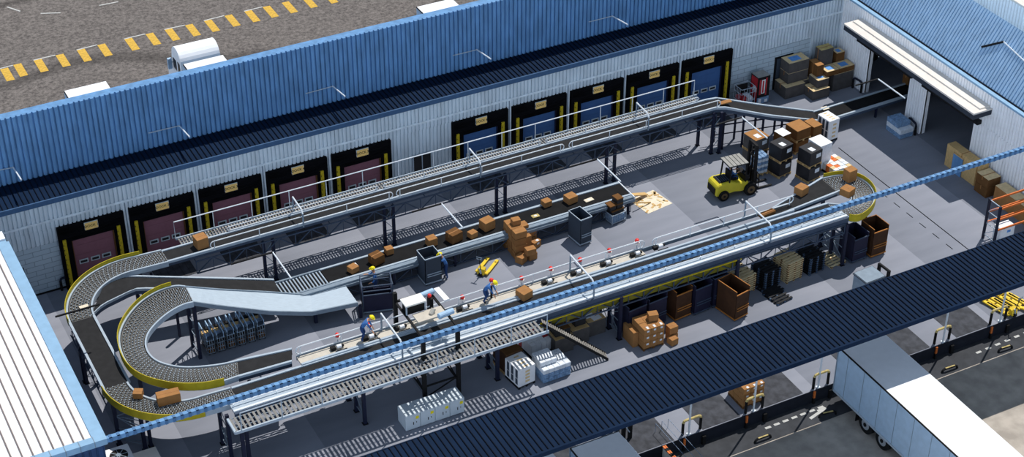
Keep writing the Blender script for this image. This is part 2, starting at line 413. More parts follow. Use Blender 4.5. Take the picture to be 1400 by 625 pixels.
# front dock canopy
c = thing('dock_canopy', 'flat navy standing-seam canopy roof running along the front loading dock', 'canopy', (40, 49.5, 5.4))
q = MB().m('navy_roof').box(8, 80, 48.0, 51.2, 5.42, 5.52)
i = 0
while 8.1+i*.27 < 79.8:
    x = 8.1+i*.27; q.m('navy_seam').box(x, x+.035, 48.0, 51.2, 5.52, 5.57); i += 1
q.build('roof_sheet', c, True)
MB().m('navy_roof').box(8, 80, 47.9, 48.0, 5.32, 5.56).box(8, 80, 51.2, 51.26, 5.36, 5.54).build('edge_trim', c, True)
for i, (px, py) in enumerate(((1289, 467.5), (1369, 440.5), (1120, 531), (1031.5, 563), (940, 592))):
    g = G(px, py); y = YD+.1
    MB().m('rail_white').cyl((g.x, y, 0), (g.x, y, 5.42), .05, 10).box(g.x-.1, g.x+.1, y-.09, y+.1, 0, .03).build('post', c, True)
# door in the back wall
d = thing('door_1', '', 'door', (59.0, YB, 0)); del d['label']; del d['category']; d['kind'] = 'structure'
MB().m('black').box(58.5, 59.85, YB-.06, YB, 0, 2.3).build('door_frame', d, True)
MB().m('cart_grey').box(58.62, 59.72, YB-.1, YB-.06, .05, 2.18).build('door_leaf', d, True)
MB().m('galv_light').cyl((59.6, YB-.15, 1.05), (59.6, YB-.1, 1.05), .04).bar((59.48, YB-.15, 1.05), (59.62, YB-.15, 1.05), .03).build('door_handle', d, True)
w_ = thing('window_1', '', 'window', (34.28, YB, 1.1)); del w_['label']; del w_['category']; w_['kind'] = 'structure'
MB().m('galv_light').box(33.68, 34.9, YB-.16, YB-.12, 0.95, 1.03).box(33.68, 34.9, YB-.16, YB-.12, 2.33, 2.4).box(33.68, 33.76, YB-.16, YB-.12, 1.03, 2.33).box(34.82, 34.9, YB-.16, YB-.12, 1.03, 2.33).box(34.26, 34.31, YB-.16, YB-.12, 1.03, 2.33).build('window_frame', w_, True)
MB().m('window_dark').box(33.76, 34.82, YB-.14, YB-.12, 1.03, 2.33).build('pane', w_, True)
wx0, wx1 = GY(23, 362, YB).x, GY(31, 360, YB).x
MB().m('black').box(wx0, wx1, YB-.05, YB, 1.15, 1.95).build('window_2', kind='structure')
# ---------------------------------------------------------------- docks
def text_mesh(txt, size, mname, loc, rot, parent, name='lettering', depth=.006):
    cu = bpy.data.curves.new(name, 'FONT'); cu.body = txt; cu.size = size; cu.extrude = depth; cu.align_x = 'CENTER'; cu.align_y = 'CENTER'
    o = bpy.data.objects.new(name+'_curve', cu); COL.objects.link(o)
    dg = bpy.context.evaluated_depsgraph_get(); me = bpy.data.meshes.new_from_object(o.evaluated_get(dg))
    bpy.data.objects.remove(o); bpy.data.curves.remove(cu)
    me.materials.clear(); me.materials.append(MATS[mname])
    o = bpy.data.objects.new(name, me); COL.objects.link(o); o.parent = parent; o.location = loc; o.rotation_euler = rot
    return o
SEAL = {}
for i, x in enumerate(DX):
    red = i < 5; colr = 'red' if red else 'blue'
    t_ = thing('dock_door', f'{colr} loading dock door with black shelter, {ORD[i%5]} of the five {colr} ones from the left', 'dock door', (x+SW/2, YB, 0), 0, f'{colr} loading dock doors')
    h = SW/2
    def bld(nm, fn):
        key = (nm, red)
        if key in SEAL:
            o = bpy.data.objects.new(nm, SEAL[key]); COL.objects.link(o); o.parent = t_; return o
        mb = MB(); fn(mb); o = mb.build(nm, t_); SEAL[key] = o.data; return o
    def shelter(mb):
        mb.m('shelter_black').box(-h, -1.12, -.28, .28, 0, 3.9).box(1.17, h, -.28, .28, 0, 3.9).box(-1.12, 1.17, -.28, .28, 2.95, 3.9)
        for k_ in range(4):   # sagging folds of the head curtain
            pts = [(-h+.1+j*(SW-.2)/10, -.29-.02*(k_ % 2), 3.72-k_*.2-.1*math.sin(PI*j/10)) for j in range(11)]
            mb.tube(pts, .035, 5)
    bld('shelter', shelter)
    bld('leveler_pit', lambda mb: mb.m('black').box(-1.12, 1.17, -.2, -.05, 0, .06))
    dl = bld('door_panel', lambda mb: [mb.m('door_red' if red else 'door_blue').box(-1.12, 1.17, -.02, .05, 0.02, 2.95)]
        + [mb.m('door_red' if red else 'door_blue').box(-1.12, 1.17, -.03, -.02, z, z+.012) for z in (.6, 1.2, 1.8, 2.4)])
    bld('door_track', lambda mb: mb.m('cart_navy' if not red else 'carton_dark').box(-1.12, -1.05, -.1, -.02, 0, 2.95).box(1.1, 1.17, -.1, -.02, 0, 2.95))
    for k_, wx in enumerate((-.62, 0.0, .6)):
        wn = ('win', k_)
        mb = MB(); mb.m('frame_grey').box(wx-.24, wx+.24, -.06, -.03, 1.24, 1.5).m('window_dark').box(wx-.18, wx+.18, -.065, -.058, 1.30, 1.44)
        mb.build('vision_panel', t_)
    for sx_, nm in ((-1, 'l'), (1, 'r')):
        mb = MB().m('dock_yellow')
        x0 = -1.5 if sx_ < 0 else 1.38
        mb.box(x0-.09, x0+.09, -.36, -.28, .25, 3.15)
        for z in range(9): mb.m('black').box(x0-.09, x0-.05, -.365, -.36, .4+z*.3, .48+z*.3)
        mb.build('guide_strip', t_)
    sg = MB().m('frame_grey').box(-.36, .36, -.33, -.29, 3.4, 3.86).m('sign_amber').box(-.34, .34, -.345, -.33, 3.42, 3.84).build('dock_sign', t_)
    text_mesh('DOCK %d' % (i+1), .2, 'sign_ink', (0, -.35, 3.63), (PI/2, 0, 0), sg)
    # leveler plate in the floor in front of the door
    l = MB().m('plate_dark').box(x+.62, x+2.75, 74.32, 76.0, 0.0, .012)
    for k_ in range(6): l.m('black').box(x+.62+k_*.36, x+.635+k_*.36, 74.32, 76.0, .012, .016)
    o = l.build('dock_leveler'); centre(o)
    tag(o, f'dark steel leveler plate in the floor before the {ORD[i%5]} {colr} dock door from the left', 'dock leveler', 'leveler plates along the back wall')
PLT = [(37.2, 39.35), (40.75, 43.0), (46.0, 48.1), (48.9, 50.8), (52.5, 54.7), (29.2, 31.3), (33.4, 35.6)]
PL = ['under the cardboard-free bay left of the carton pallet', '', '', '', '', '', '']
for i, (a, b_) in enumerate(sorted(PLT)):
    l = MB().m('plate_dark').box(a, b_, 51.2, 53.3, 0.0, .012)
    o = l.build('dock_plate'); centre(o)
    tag(o, f'dark worn steel plate set in the front dock floor, {ORD[i]} from the left', 'dock plate', 'steel plates along the front dock')
# ================================================================ CONVEYORS
def truss(mb, x0, x1, y, zt, zb, r=.028, step=.9):
    mb.bar((x0, y, zt), (x1, y, zt), .06); mb.bar((x0, y, zb), (x1, y, zb), .06)
    n = max(1, round((x1-x0)/step)); st_ = (x1-x0)/n
    for i in range(n+1): mb.bar((x0+i*st_, y, zb), (x0+i*st_, y, zt), .05 if i % 2 == 0 else .03)
    for i in range(n):
        a, b_ = (zb, zt) if i % 2 == 0 else (zt, zb)
        mb.bar((x0+i*st_, y, a), (x0+(i+1)*st_, y, b_), .05)
def capsule(mb, x0, x1, y, z0, z1, r=.028, step=2.1):
    """guard rail of two tubes joined by round ends, on short posts"""
    c = (z0+z1)/2; R = (z1-z0)/2; pts = []
    for k in range(9): a = -PI/2+PI*k/8; pts.append((x1+R*math.cos(a)-R, y, c+R*math.sin(a)))
    for k in range(9): a = PI/2+PI*k/8; pts.append((x0+R*math.cos(a)+R, y, c+R*math.sin(a)))
    mb.tube(pts, r, 6, closed=True)
    n = max(1, int((x1-x0)/step))
    for i in range(n+1):
        x = x0+R+(x1-x0-2*R)*i/n; mb.cyl((x, y, z0-.12), (x, y, z1), r*.9, 6)
def leg_pair(parent, pts, zt, w_=.15, brace=True, m_='leg_navy'):
    for p in pts: MB().m(m_).box(p[0]-w_/2, p[0]+w_/2, p[1]-w_/2, p[1]+w_/2, .02, zt).m('black').box(p[0]-w_*.8, p[0]+w_*.8, p[1]-w_*.8, p[1]+w_*.8, 0, .03).build('leg', parent, True)
    if brace:
        mb = MB().m('galv')
        for a, b_ in zip(pts, pts[1:]):
            z = .35; s = 1
            while z+.75 < zt:
                mb.bar((*a, z), (*b_, z+.0), .035); mb.bar((*a, z) if s > 0 else (*b_, z), (*b_, z+.72) if s > 0 else (*a, z+.72), .03); z += .72; s = -s
        mb.build('bracing', parent, True)
def portal(parent, x, y0, y1, z0, z1, arm=True):
    mb = MB().m('galv').cyl((x, y0, z0), (x, y0, z1-.25), .045, 8).cyl((x, y1, z0), (x, y1, z1), .045, 8)
    mb.m('rail_white').tube([(x, y0, z1-.28), (x, y0+.18, z1-.08), (x, y1, z1)], .045, 8)
    mb.build('portal_frame', parent, True)
def strip(mb, A, B, t=.0):
    """ruled sheet between two polylines"""
    n = len(A); mb.add(list(A)+list(B), [(i, i+1, n+i+1, n+i) for i in range(n-1)])
def solid_strip(mb, A, B, th):
    A = [Vector(a) for a in A]; B = [Vector(b) for b in B]; dn = Vector((0,0,-th)); n = len(A)
    vs = A+B+[a+dn for a in A]+[b+dn for b in B]; f = []
    for i in range(n-1):
        f += [(i, i+1, n+i+1, n+i), (2*n+i, 3*n+i, 3*n+i+1, 2*n+i+1), (i, 2*n+i, 2*n+i+1, i+1), (n+i, n+i+1, 3*n+i+1, 3*n+i)]
    f += [(0, n, 3*n, 2*n), (n-1, 3*n-1, 4*n-1, 2*n-1)]
    mb.add(vs, f)
def resample(pts, n):
    pts = [Vector(p) for p in pts]; L = [0]
    for a, b_ in zip(pts, pts[1:]): L.append(L[-1]+(b_-a).length)
    out_ = []; j = 0
    for i in range(n):
        t_ = L[-1]*i/(n-1)
        while j < len(L)-2 and L[j+1] < t_: j += 1
        u = (t_-L[j])/max(1e-9, L[j+1]-L[j]); out_.append(pts[j].lerp(pts[j+1], min(1, u)))
    return out_
def arc(cx, cy, R, a0, a1, z0, z1, n):
    return [Vector((cx+R*math.cos(math.radians(a0+(a1-a0)*i/(n-1))), cy+R*math.sin(math.radians(a0+(a1-a0)*i/(n-1))), z0+(z1-z0)*i/(n-1))) for i in range(n)]
def roller_curve(parent, outer, inner, guard=True, seg=None, gh=.26, gdrop=.18, i0=0, i1=None):
    n = len(outer); mb = MB().m('roller_bed'); dz = Vector((0,0,-.05))
    solid_strip(mb, [p+dz for p in outer], [p+dz for p in inner], .05); mb.build('bed', parent, True)
    mb = MB().m('roller')
    for k in range(8):                      # lengthwise carrier rails
        u = .06+.88*k/7; mb.tube([o.lerp(q, u)+Vector((0,0,.012)) for o, q in zip(outer, inner)], .016 if k % 2 else .024, 4)
    for o, q in zip(outer, inner):          # rollers
        mb.cyl(o.lerp(q, .04)+Vector((0,0,-.015)), o.lerp(q, .96)+Vector((0,0,-.015)), .026, 5)
    # skate wheels between the rails
    rnd = random.Random(3); mb.m('galv_light')
    for i in range(0, n-1, 1):
        for k in range(7):
            if (i+k) % 2 == 0:
                u = .06+.88*(k+.5)/7; c = outer[i].lerp(inner[i], u); mb.obox((c.x, c.y, c.z+.01), (.06, .035, .03), rnd.random()*3)
    mb.build('rollers', parent, True)
    mb = MB().m('galv_light')
    up = Vector((0,0,.1))
    for pl, s in ((inner, 1), (outer, -1)):
        off = [(b_-a).normalized()*.0 for a, b_ in zip(outer, inner)]
        oo = [p+(p-q).normalized()*.09 for p, q in ((inner[i], outer[i]) if s > 0 else (outer[i], inner[i]) for i in range(n))]
        solid_strip(mb, [p+up*.6 for p in pl], [p+up*.6 for p in oo], .30)
    mb.build('side_rail', parent, True)
    if guard:
        i1 = i1 or n
        mb = MB().m('yellow_guard')
        A = [p+(p-q).normalized()*.1 for p, q in zip(outer[i0:i1], inner[i0:i1])]; B = [p+(p-q).normalized()*.14 for p, q in zip(outer[i0:i1], inner[i0:i1])]
        solid_strip(mb, [p+Vector((0,0,gh)) for p in A], [p+Vector((0,0,gh)) for p in B], gh+gdrop)
        mb.build('yellow_guard', parent, True)
def belt(parent, A, B, m_='belt', rail=True, drop=.3):
    mb = MB().m(m_); solid_strip(mb, A, B, .06); mb.build('belt', parent, True)
    if rail:
        mb = MB().m('galv_light'); A = [Vector(a) for a in A]; B = [Vector(b) for b in B]
        for P_, Q_ in ((A, B), (B, A)):
            oo = [p+(p-q).normalized()*.12 for p, q in zip(P_, Q_)]; u = Vector((0,0,.06))
            solid_strip(mb, [p+u for p in P_], [p+u for p in oo], .14)
        mb.m('truss')
        for P_, Q_ in ((A, B), (B, A)):
            oo = [p+(p-q).normalized()*.08 for p, q in zip(P_, Q_)]; u = Vector((0,0,-.08))
            solid_strip(mb, [p+u for p in P_], [p+u for p in oo], drop-.08)
        mb.build('side_beam', parent, True)
def grating(mb, x0, x1, y0, y1, z, pitch=.16, m_='grate', wb=.075):
    mb.m(m_); n = int((x1-x0)/pitch)
    for i in range(n): mb.box(x0+i*pitch, x0+i*pitch+wb, y0, y1, z-.03, z)
    for k in range(4):
        y = y0+(y1-y0)*k/3; mb.m('galv').box(x0, x1, y-.02, y+.02, z-.06, z-.03)

ZB = 3.0
# ---- rear high conveyor ------------------------------------------------
A = thing('rear_conveyor', 'long raised belt conveyor with grated walkway running in front of the ten dock doors', 'conveyor', (35, 72.4, 0))
AX0, AX1 = 18.0, 51.2
belt(A, [(AX0, 71.95, ZB), (AX1, 71.95, ZB)], [(AX0, 72.85, ZB), (AX1, 72.85, ZB)], drop=.26)
mb = MB().m('truss'); truss(mb, 19.4, AX1, 71.75, 2.62, 1.88); truss(mb, 19.4, AX1, 73.55, 2.75, 2.0)
for i in range(18): mb.bar((19.4+i*1.86, 71.75, 2.62), (19.4+i*1.86, 73.55, 2.7), .04)
mb.build('truss', A, True)
mb = MB(); grating(mb, 19.1, 50.9, 73.0, 73.65, 3.0); mb.m('galv_light').box(19.0, 51.0, 73.62, 73.68, 2.93, 3.06).build('walkway', A, True)
mb = MB().m('rail_white')
xs_ = [19.0+i*2.12 for i in range(16)]; 
mb.tube([(xs_[0], 73.66, 3.0), (xs_[0], 73.66, 4.05), (xs_[-1], 73.66, 4.05), (xs_[-1], 73.66, 3.0)], .03, 6)
for x in xs_[1:-1]: mb.cyl((x, 73.66, 3.0), (x, 73.66, 4.05), .025, 6)
mb.build('handrail', A, True)
for p, q in (((288, 338), (537, 268)), ((542, 265), (771, 200)), ((778, 198), (985, 142))):
    a, b_ = GY(*p, 71.78), GY(*q, 71.78)
    mb = MB().m('rail_white'); capsule(mb, a.x, b_.x, 71.78, 3.13, 3.55); mb.build('guard_rail', A, True)
for a, b_ in ((21.6, 30.2), (30.5, 40.2), (40.5, 50.7)):
    mb = MB().m('rail_white'); capsule(mb, a, b_, 73.0, 3.08, 3.3, .025); mb.build('guard_rail', A, True)
for k, (px, py) in enumerate(((365, 326), (530, 280), (684, 240), (835, 196))):
    x = GY(px, py, 71.85).x
    leg_pair(A, [(x-.24, 71.85), (x+.3, 71.85)], 2.62, .15)
leg_pair(A, [(51.0, 71.75), (51.45, 71.6)], 2.8, .15); leg_pair(A, [(50.8, 72.9)], 2.8, .15, False)
for px, py in ((415, 309), (657, 240), (886, 178)):
    x = GY(px, py, 71.75).x; portal(A, x, 71.74, 73.1, 2.9, 4.0)
# ramp down to the side doorway
mb_ = [(51.2, 71.95, ZB), (51.6, 71.9, 2.98), (54.5, 71.15, 2.0), (57.9, 70.65, .95)]
mc_ = [(51.2, 72.85, ZB), (51.9, 72.8, 2.95), (54.9, 72.1, 2.0), (58.2, 71.6, .95)]
R_ = thing('ramp_conveyor', 'dark belt conveyor sloping down from the rear conveyor towards the open doorway', 'conveyor', (55, 71.5, 0))
belt(R_, resample(mb_, 12), resample(mc_, 12), drop=.3)
for u in (.18, .34, .5, .66, .82):
    i = int(u*11); a = resample(mb_, 12)[i]; b_ = resample(mc_, 12)[i]
    for p in (a, b_): MB().m('leg_navy').box(p.x-.05, p.x+.05, p.y-.05, p.y+.05, 0, p.z-.22).build('leg', R_, True)
mb = MB().m('leg_navy')
pa = resample(mb_, 12); pb = resample(mc_, 12)
for P_ in (pa, pb):
    for z in (1.1, 1.75):
        lim = [p for p in P_ if p.z-.3 > z]
        if len(lim) > 1: mb.bar((lim[0].x, lim[0].y, z), (lim[-1].x, lim[-1].y, z), .05)
mb.build('bracing', R_, True)
S_ = thing('outfeed_conveyor', 'low dark belt conveyor running out through the open doorway by the first white pillar', 'conveyor', (62, 71.2, 0))
belt(S_, [(58.1, 70.55, .9), (67, 70.75, .9)], [(58.1, 71.6, .9), (67, 71.8, .9)], m_='belt_dark', drop=.28)
for x in (59.2, 62.2, 65.0):
    for y in (70.62, 71.6): MB().m('leg_navy').box(x-.06, x+.06, y-.06, y+.06, 0, .66).build('leg', S_, True)
# ---- outer loop on the left ---------------------------------------------
L = thing('loop_conveyor', 'large outer roller loop with yellow guards joining the rear and front conveyors at the left', 'conveyor', (13, 66.5, 0))
o1 = arc(16.06, 69.22, 3.85, 82, 180, ZB, ZB, 46); i1 = arc(16.06, 69.22, 2.75, 86, 180, ZB, ZB, 46)
o1 = [G(199, 346, ZB)]+o1; i1 = [G(208, 359, ZB)]+i1
o1 = resample([(18.0, 72.95, ZB)]+o1[1:], 60); i1 = resample([(18.0, 71.9, ZB)]+i1[1:], 60)
roller_curve(L, o1, i1, i0=8)
o2 = arc(15.8, 63.55, 3.62, 180, 274, ZB, ZB, 40); i2 = arc(15.8, 63.55, 2.6, 180, 274, ZB, ZB, 40)
o2 = resample(o2+[Vector((17.35, 59.86, ZB))], 56); i2 = resample(i2+[Vector((17.35, 60.9, ZB))], 56)
roller_curve(L, o2, i2, i1=44)
belt(L, [(12.2, 69.2, ZB), (12.2, 63.55, ZB)], [(13.28, 69.2, ZB), (13.28, 63.55, ZB)])
mb = MB().m('truss')
for i in range(14): mb.bar((12.1, 63.4+i*.42, 2.75), (12.1, 63.4+(i+1)*.42, 2.2) if i % 2 == 0 else (12.1, 63.4+i*.42, 2.2), .04)
mb.bar((12.1, 63.4, 2.2), (12.1, 69.3, 2.2), .05); mb.build('truss', L, True)
leg_pair(L, [(12.25, 68.1), (13.2, 68.1)], 2.7); leg_pair(L, [(12.3, 62.9), (13.6, 62.2)], 2.75)
leg_pair(L, [tuple(G(117, 522)[:2])], 2.7, .17, False)
g1 = G(161, 609); g2 = G(191, 600); leg_pair(L, [(g1.x+.1, g1.y), (g2.x, g2.y-.9)], 2.7, .17)
leg_pair(L, [(16.6, 72.3), (16.2, 71.9)], 2.7)
# branch down to the sorting belt
BR = thing('branch_conveyor', 'dark belt branch curving off the left loop and sloping down to the sorting conveyor', 'conveyor', (18, 70, 0))
na = [G(124, 432, 2.95), G(141, 416, 2.9), G(185, 395, 2.75), G(205, 394, 2.65), G(300, 398, 1.9), G(383, 402, 1.2)]
nb_ = [G(142, 390, 2.95), G(155, 380, 2.9), G(181, 379, 2.75), G(220, 380, 2.6), G(300, 382, 1.95), G(375, 384, 1.22)]
A_, B_ = resample(na, 24), resample(nb_, 24)
belt(BR, A_, B_, m_='belt', drop=.3)
for p in (G(213, 420), G(222, 423), G(246, 460)): 
    zt = 2.2
    MB().m('leg_navy').box(p.x-.06, p.x+.06, p.y-.06, p.y+.06, 0, zt).build('leg', BR, True)
# ---- inner loop -----------------------------------------------------------
I = thing('inner_loop_conveyor', 'inner U-shaped roller curve with yellow guard dropping from the steel slide to the front conveyor', 'conveyor', (17, 65, 0))
po = [(254, 393), (240, 391.5), (215, 399), (187, 418), (167, 446), (163, 470), (174, 499), (196, 517), (235, 527), (270, 528), (300, 523), (326, 514)]
pi = [(264, 413), (252, 415), (230, 425), (208, 448), (199, 468), (200, 482), (213, 498), (235, 507), (262, 510), (285, 506), (310, 500), (326, 497)]
pi = [(264, 413), (250, 416), (228, 428), (207, 447), (198, 462), (198, 478), (208, 492), (226, 500), (250, 504), (275, 503), (302, 500), (324, 495)]
n = 12; O_ = []; N_ = []
for i in range(n):
    z = 3.9-.8*i/(n-1); O_.append(G(*po[i], z)); N_.append(G(*pi[i], z))
# smooth
def smooth(P_, it=2):
    for _ in range(it):
        q = [P_[0]]
        for a, b_ in zip(P_, P_[1:]): q += [a.lerp(b_, .25), a.lerp(b_, .75)]
        q.append(P_[-1]); P_ = q
    return P_
O_ = resample(smooth(O_), 110); N_ = resample(smooth(N_), 110)
roller_curve(I, O_, N_, i0=6, i1=104)
e0, e1 = O_[-1], N_[-1]
belt(I, [e0, Vector((20.6, 61.45, 3.06))], [e1, Vector((20.9, 62.2, 3.06))], drop=.3)
for foot, zt in (((264, 474), 3.5), ((274, 490), 3.5), ((176, 498), 3.1), ((300, 540), 2.8)):
    p = G(*foot); 
    if foot == (300, 540): p = Vector((18.4, 61.3, 0))
    if foot == (176, 498): p = Vector((14.2, 65.2, 0))
    MB().m('leg_navy').box(p.x-.08, p.x+.08, p.y-.08, p.y+.08, 0, zt).build('leg', I, True)
a, b_ = G(264, 474), G(274, 490)
mb = MB().m('galv')
for k in range(4): mb.bar((a.x, a.y, .3+k*.8), (b_.x, b_.y, .3+(k+1)*.8), .035).bar((a.x, a.y, .3+k*.8), (b_.x, b_.y, .3+k*.8), .035)
mb.build('bracing', I, True)
# ---- steel slide ----------------------------------------------------------
S = thing('steel_slide', 'smooth pale steel chute sloping down to a flat table beside the navy cage cart', 'slide', (22, 67.5, 0))
sa = [G(264, 413, 3.85), G(300, 418, 2.95), G(370, 426, 1.75), G(425, 427, 1.0), G(489, 414, .95)]
sb = [G(254, 393, 3.85), G(300, 397, 2.95), G(360, 400, 1.75), G(420, 404, 1.0), G(472, 390, .95)]
A_, B_ = resample(sa, 20), resample(sb, 20)
mb = MB().m('slide_steel'); solid_strip(mb, A_, B_, .05); mb.build('chute', S, True)
mb = MB().m('galv')
for P_, Q_ in ((A_, B_), (B_, A_)):
    oo = [p+(p-q).normalized()*.07 for p, q in zip(P_, Q_)]; solid_strip(mb, [p+Vector((0,0,.06)) for p in P_], [p+Vector((0,0,.06)) for p in oo], .24)
mb.build('side_rail', S, True)
for foot, zt in (((493, 434), .75), ((432, 441), .78), ((475, 410), .8)):
    p = G(*foot); MB().m('leg_navy').box(p.x-.08, p.x+.08, p.y-.08, p.y+.08, 0, zt).build('leg', S, True)
# ---- sorting conveyor (low, middle) ----------------------------------------
B = thing('sorting_conveyor', 'low wide belt conveyor in the middle of the hall carrying loose cartons', 'conveyor', (33, 69.3, 0))
BX0, BX1 = 22.9, 43.65
belt(B, [(25.5, 68.85, 1.1), (BX1, 68.8, 1.1)], [(25.5, 70.05, 1.1), (BX1, 70.0, 1.1)], m_='belt_dark', drop=.3)
mb = MB().m('roller_bed').box(BX0, 25.5, 68.8, 70.05, .98, 1.04).m('galv_light')
for i in range(14): mb.cyl((BX0+.1+i*.185, 68.82, 1.09), (BX0+.1+i*.185, 70.03, 1.09), .045, 8)
mb.build('rollers', B, True)
mb = MB().m('galv').box(BX0, BX1+.1, 68.45, 68.75, .78, 1.12).m('galv').box(BX0, BX1+.1, 68.38, 68.5, .9, 1.0).box(BX0, BX1, 70.1, 70.2, .85, 1.14).box(BX0, 25.5, 68.7, 68.8, 1.0, 1.15).m('rail_white').box(BX1, BX1+.06, 68.4, 70.2, 1.0, 1.16)
mb.build('side_beam', B, True)
mb = MB().m('truss'); truss(mb, 25.2, BX1-.1, 68.55, .75, .12, step=.95); truss(mb, 25.2, BX1-.1, 70.1, .75, .12, step=.95)
mb.build('truss', B, True)
for i in range(6):
    x = 25.4+i*3.6
    MB().m('leg_navy').box(x-.06, x+.06, 68.5, 68.62, 0, .8).build('leg', B, True)
MB().m('wood').bar((43.9, 69.4, .62), (45.3, 69.7, .1), .3, .05).bar((43.9, 68.7, .5), (45.1, 68.9, .05), .06).build('end_ramp', B, True)
# ---- front high conveyor ----------------------------------------------------
C = thing('front_conveyor', 'long raised belt conveyor with railings running the length of the hall under the blue beam', 'conveyor', (34, 59.8, 0))
CX0, CX1 = 17.4, 51.0
belt(C, [(CX0, 59.88, ZB), (CX1, 59.7, ZB)], [(CX0, 60.85, ZB), (CX1, 60.65, ZB)], drop=.3)
mb = MB().m('galv_light').box(16.9, CX1+.2, 59.32, 59.75, 3.0, 3.06).m('rail_white').box(16.9, CX1+.2, 59.2, 59.32, 2.98, 3.10).m('truss').box(16.9, CX1+.2, 59.08, 59.2, 2.62, 3.02).m('cart_grey').box(16.9, CX1+.2, 59.02, 59.08, 2.6, 2.66)
mb.m('rail_white').tube([(17, 59.6, 3.2), (CX1, 59.45, 3.2)], .03, 6)
for i in range(17): mb.cyl((17+i*2.1, 59.55, 3.05), (17+i*2.1, 59.55, 3.2), .03, 6)
mb.build('side_walk', C, True)
mb = MB().m('truss'); truss(mb, 17.2, CX1, 59.05, 2.72, 2.1); truss(mb, 17.2, CX1, 61.0, 2.72, 2.1)
for i in range(19): mb.bar((17.2+i*1.87, 59.05, 2.1), (17.2+i*1.87, 61.0, 2.1), .04)
mb.build('truss', C, True)
mb = MB().m('olive_panel').box(32.6, 44.4, 59.12, 59.16, 2.2, 2.62).m('dock_yellow').box(32.6, 44.4, 59.0, 59.04, 2.6, 2.68)
mb.build('yellow_guard', C, True)
# far side panel with pushers
e1_ = GY(540, 470, 61.0).x
mb = MB().m('beige_panel').box(20.9, 39.9, 61.0, 61.62, 2.98, 3.06).m('galv_light').box(20.9, 49, 60.9, 61.02, 2.92, 3.12).m('galv').box(20.9, 49, 61.6, 61.66, 2.85, 3.1)
mb.build('service_deck', C, True)
for p, q in (((401, 494), (523, 452)), ((523, 452), (905, 337))):
    pass
a0, a1 = GY(401, 497, 61.65).x, GY(913, 337, 61.65).x
mb = MB().m('rail_white'); capsule(mb, 20.9, 40.1, 61.64, 3.16, 3.6, .03, 2.0); mb.build('guard_rail', C, True)
mb = MB().m('rail_white'); capsule(mb, 40.5, 49.3, 61.5, 3.16, 3.6, .03, 2.0); mb.build('guard_rail', C, True)
for x0 in (16.65, 23.15, 30.25, 37.2, 44.2, 51.1):
    if x0 < 20: leg_pair(C, [(x0, 59.6), (x0-.0, 60.8)], 2.7, .16)
    else: leg_pair(C, [(x0, 59.03), (x0, 60.05), (x0, 61.0)], 2.7, .16)
for px, py in ((550, 478), (812, 397), (1054, 322)):
    x = GY(px, py, 59.2).x; portal(C, x, 59.2, 61.6, 3.0, 4.1)
# front walkway
W_ = thing('front_walkway', 'slatted steel walkway with handrail hung along the near side of the front conveyor', 'walkway', (24, 58.5, 2.5))
mb = MB(); grating(mb, 16.55, 32.4, 58.0, 59.0, 2.95, .22, 'roller', .11); mb.m('galv_light').box(16.5, 32.5, 57.92, 58.0, 2.86, 3.0).box(16.45, 16.55, 57.95, 59, 2.86, 3.0)
mb.build('deck', W_, True)
mb = MB().m('galv_light').tube([(16.8, 57.95, 4.0), (32.4, 57.95, 4.0)], .03, 6)
for i in range(9):
    x = 16.8+i*1.95; mb.cyl((x, 57.95, 2.9), (x, 57.95, 4.0), .028, 6)
mb.build('handrail', W_, True)
for i in range(9): x = 16.8+i*1.95; MB().m('truss').bar((x, 58.0, 2.86), (x, 59.0, 2.5), .05).build('bracket', W_, True)
for x in (16.9, 16.55+.75):
    MB().m('leg_navy').box(x-.08, x+.08, 58.9 if x > 17 else 58.3, 59.06 if x > 17 else 58.46, 0, 2.86).build('leg', W_, True)
# chute hanging off the walkway end
H = thing('drop_chute', 'narrow dark slatted chute leaning from the walkway end down to the floor', 'chute', (33.5, 57.5, 0))
t0, t1 = G(752, 433, 2.85), G(832, 486, .9)
mb = MB().m('black'); d = (t1-t0); sd = Vector((-d.y, d.x, 0)).normalized()*.24
t0, t1 = Vector((32.6, 58.9, 2.95)), G(830, 486, .12)
d = t1-t0; sd = Vector((-d.y, d.x, 0)).normalized()*.22
solid_strip(mb, [t0+sd, t1+sd], [t0+sd*1.25, t1+sd*1.25], .16); solid_strip(mb, [t0-sd, t1-sd], [t0-sd*1.25, t1-sd*1.25], .16)
mb.build('side_rail', H, True)
mb = MB().m('grate')
for i in range(30): p = t0.lerp(t1, (i+.5)/30)+Vector((0,0,-.05)); mb.bar(p-sd, p+sd, .06, .03)
mb.build('slat', H, True)
# right turn-round loop
T = thing('turnround_conveyor', 'half-round roller loop with yellow guard turning cartons round at the right end', 'conveyor', (52, 61.5, 0))
zt = ZB
po = [(1168, 300), (1184, 291), (1194, 278), (1195, 264), (1186, 251), (1170, 242), (1148, 240), (1124, 245)]
pi = [(1152, 284), (1158, 283), (1166, 279), (1168, 272), (1166, 265), (1160, 259), (1152, 256), (1146, 258)]
pi = [(1153, 281), (1159, 279), (1164, 275), (1165, 270), (1163, 265), (1158, 261), (1151, 260), (1144, 262)]
O_ = resample(smooth([Vector((51.0, 59.7, zt))]+[G(*p, zt) for p in po]), 56)
N_ = resample(smooth([Vector((51.0, 60.65, zt))]+[G(*p, zt) for p in pi]), 56)
roller_curve(T, O_, N_, i0=4, i1=55)
a_, b_ = O_[-1], N_[-1]
f0, f1 = Vector((47.0, 62.35, 2.98)), Vector((47.0, 61.55, 2.98))
T2 = thing('infeed_belt', 'narrow dark belt running back from the right-hand loop alongside the front conveyor', 'conveyor', (48.5, 62.3, 0))
belt(T2, [G(1144, 262, zt), G(1040, 303, zt)], [G(1124, 245, zt), G(1040, 296, zt)], drop=.25)
for p in ((1187, 335), (1166, 322)):
    g = G(*p); 
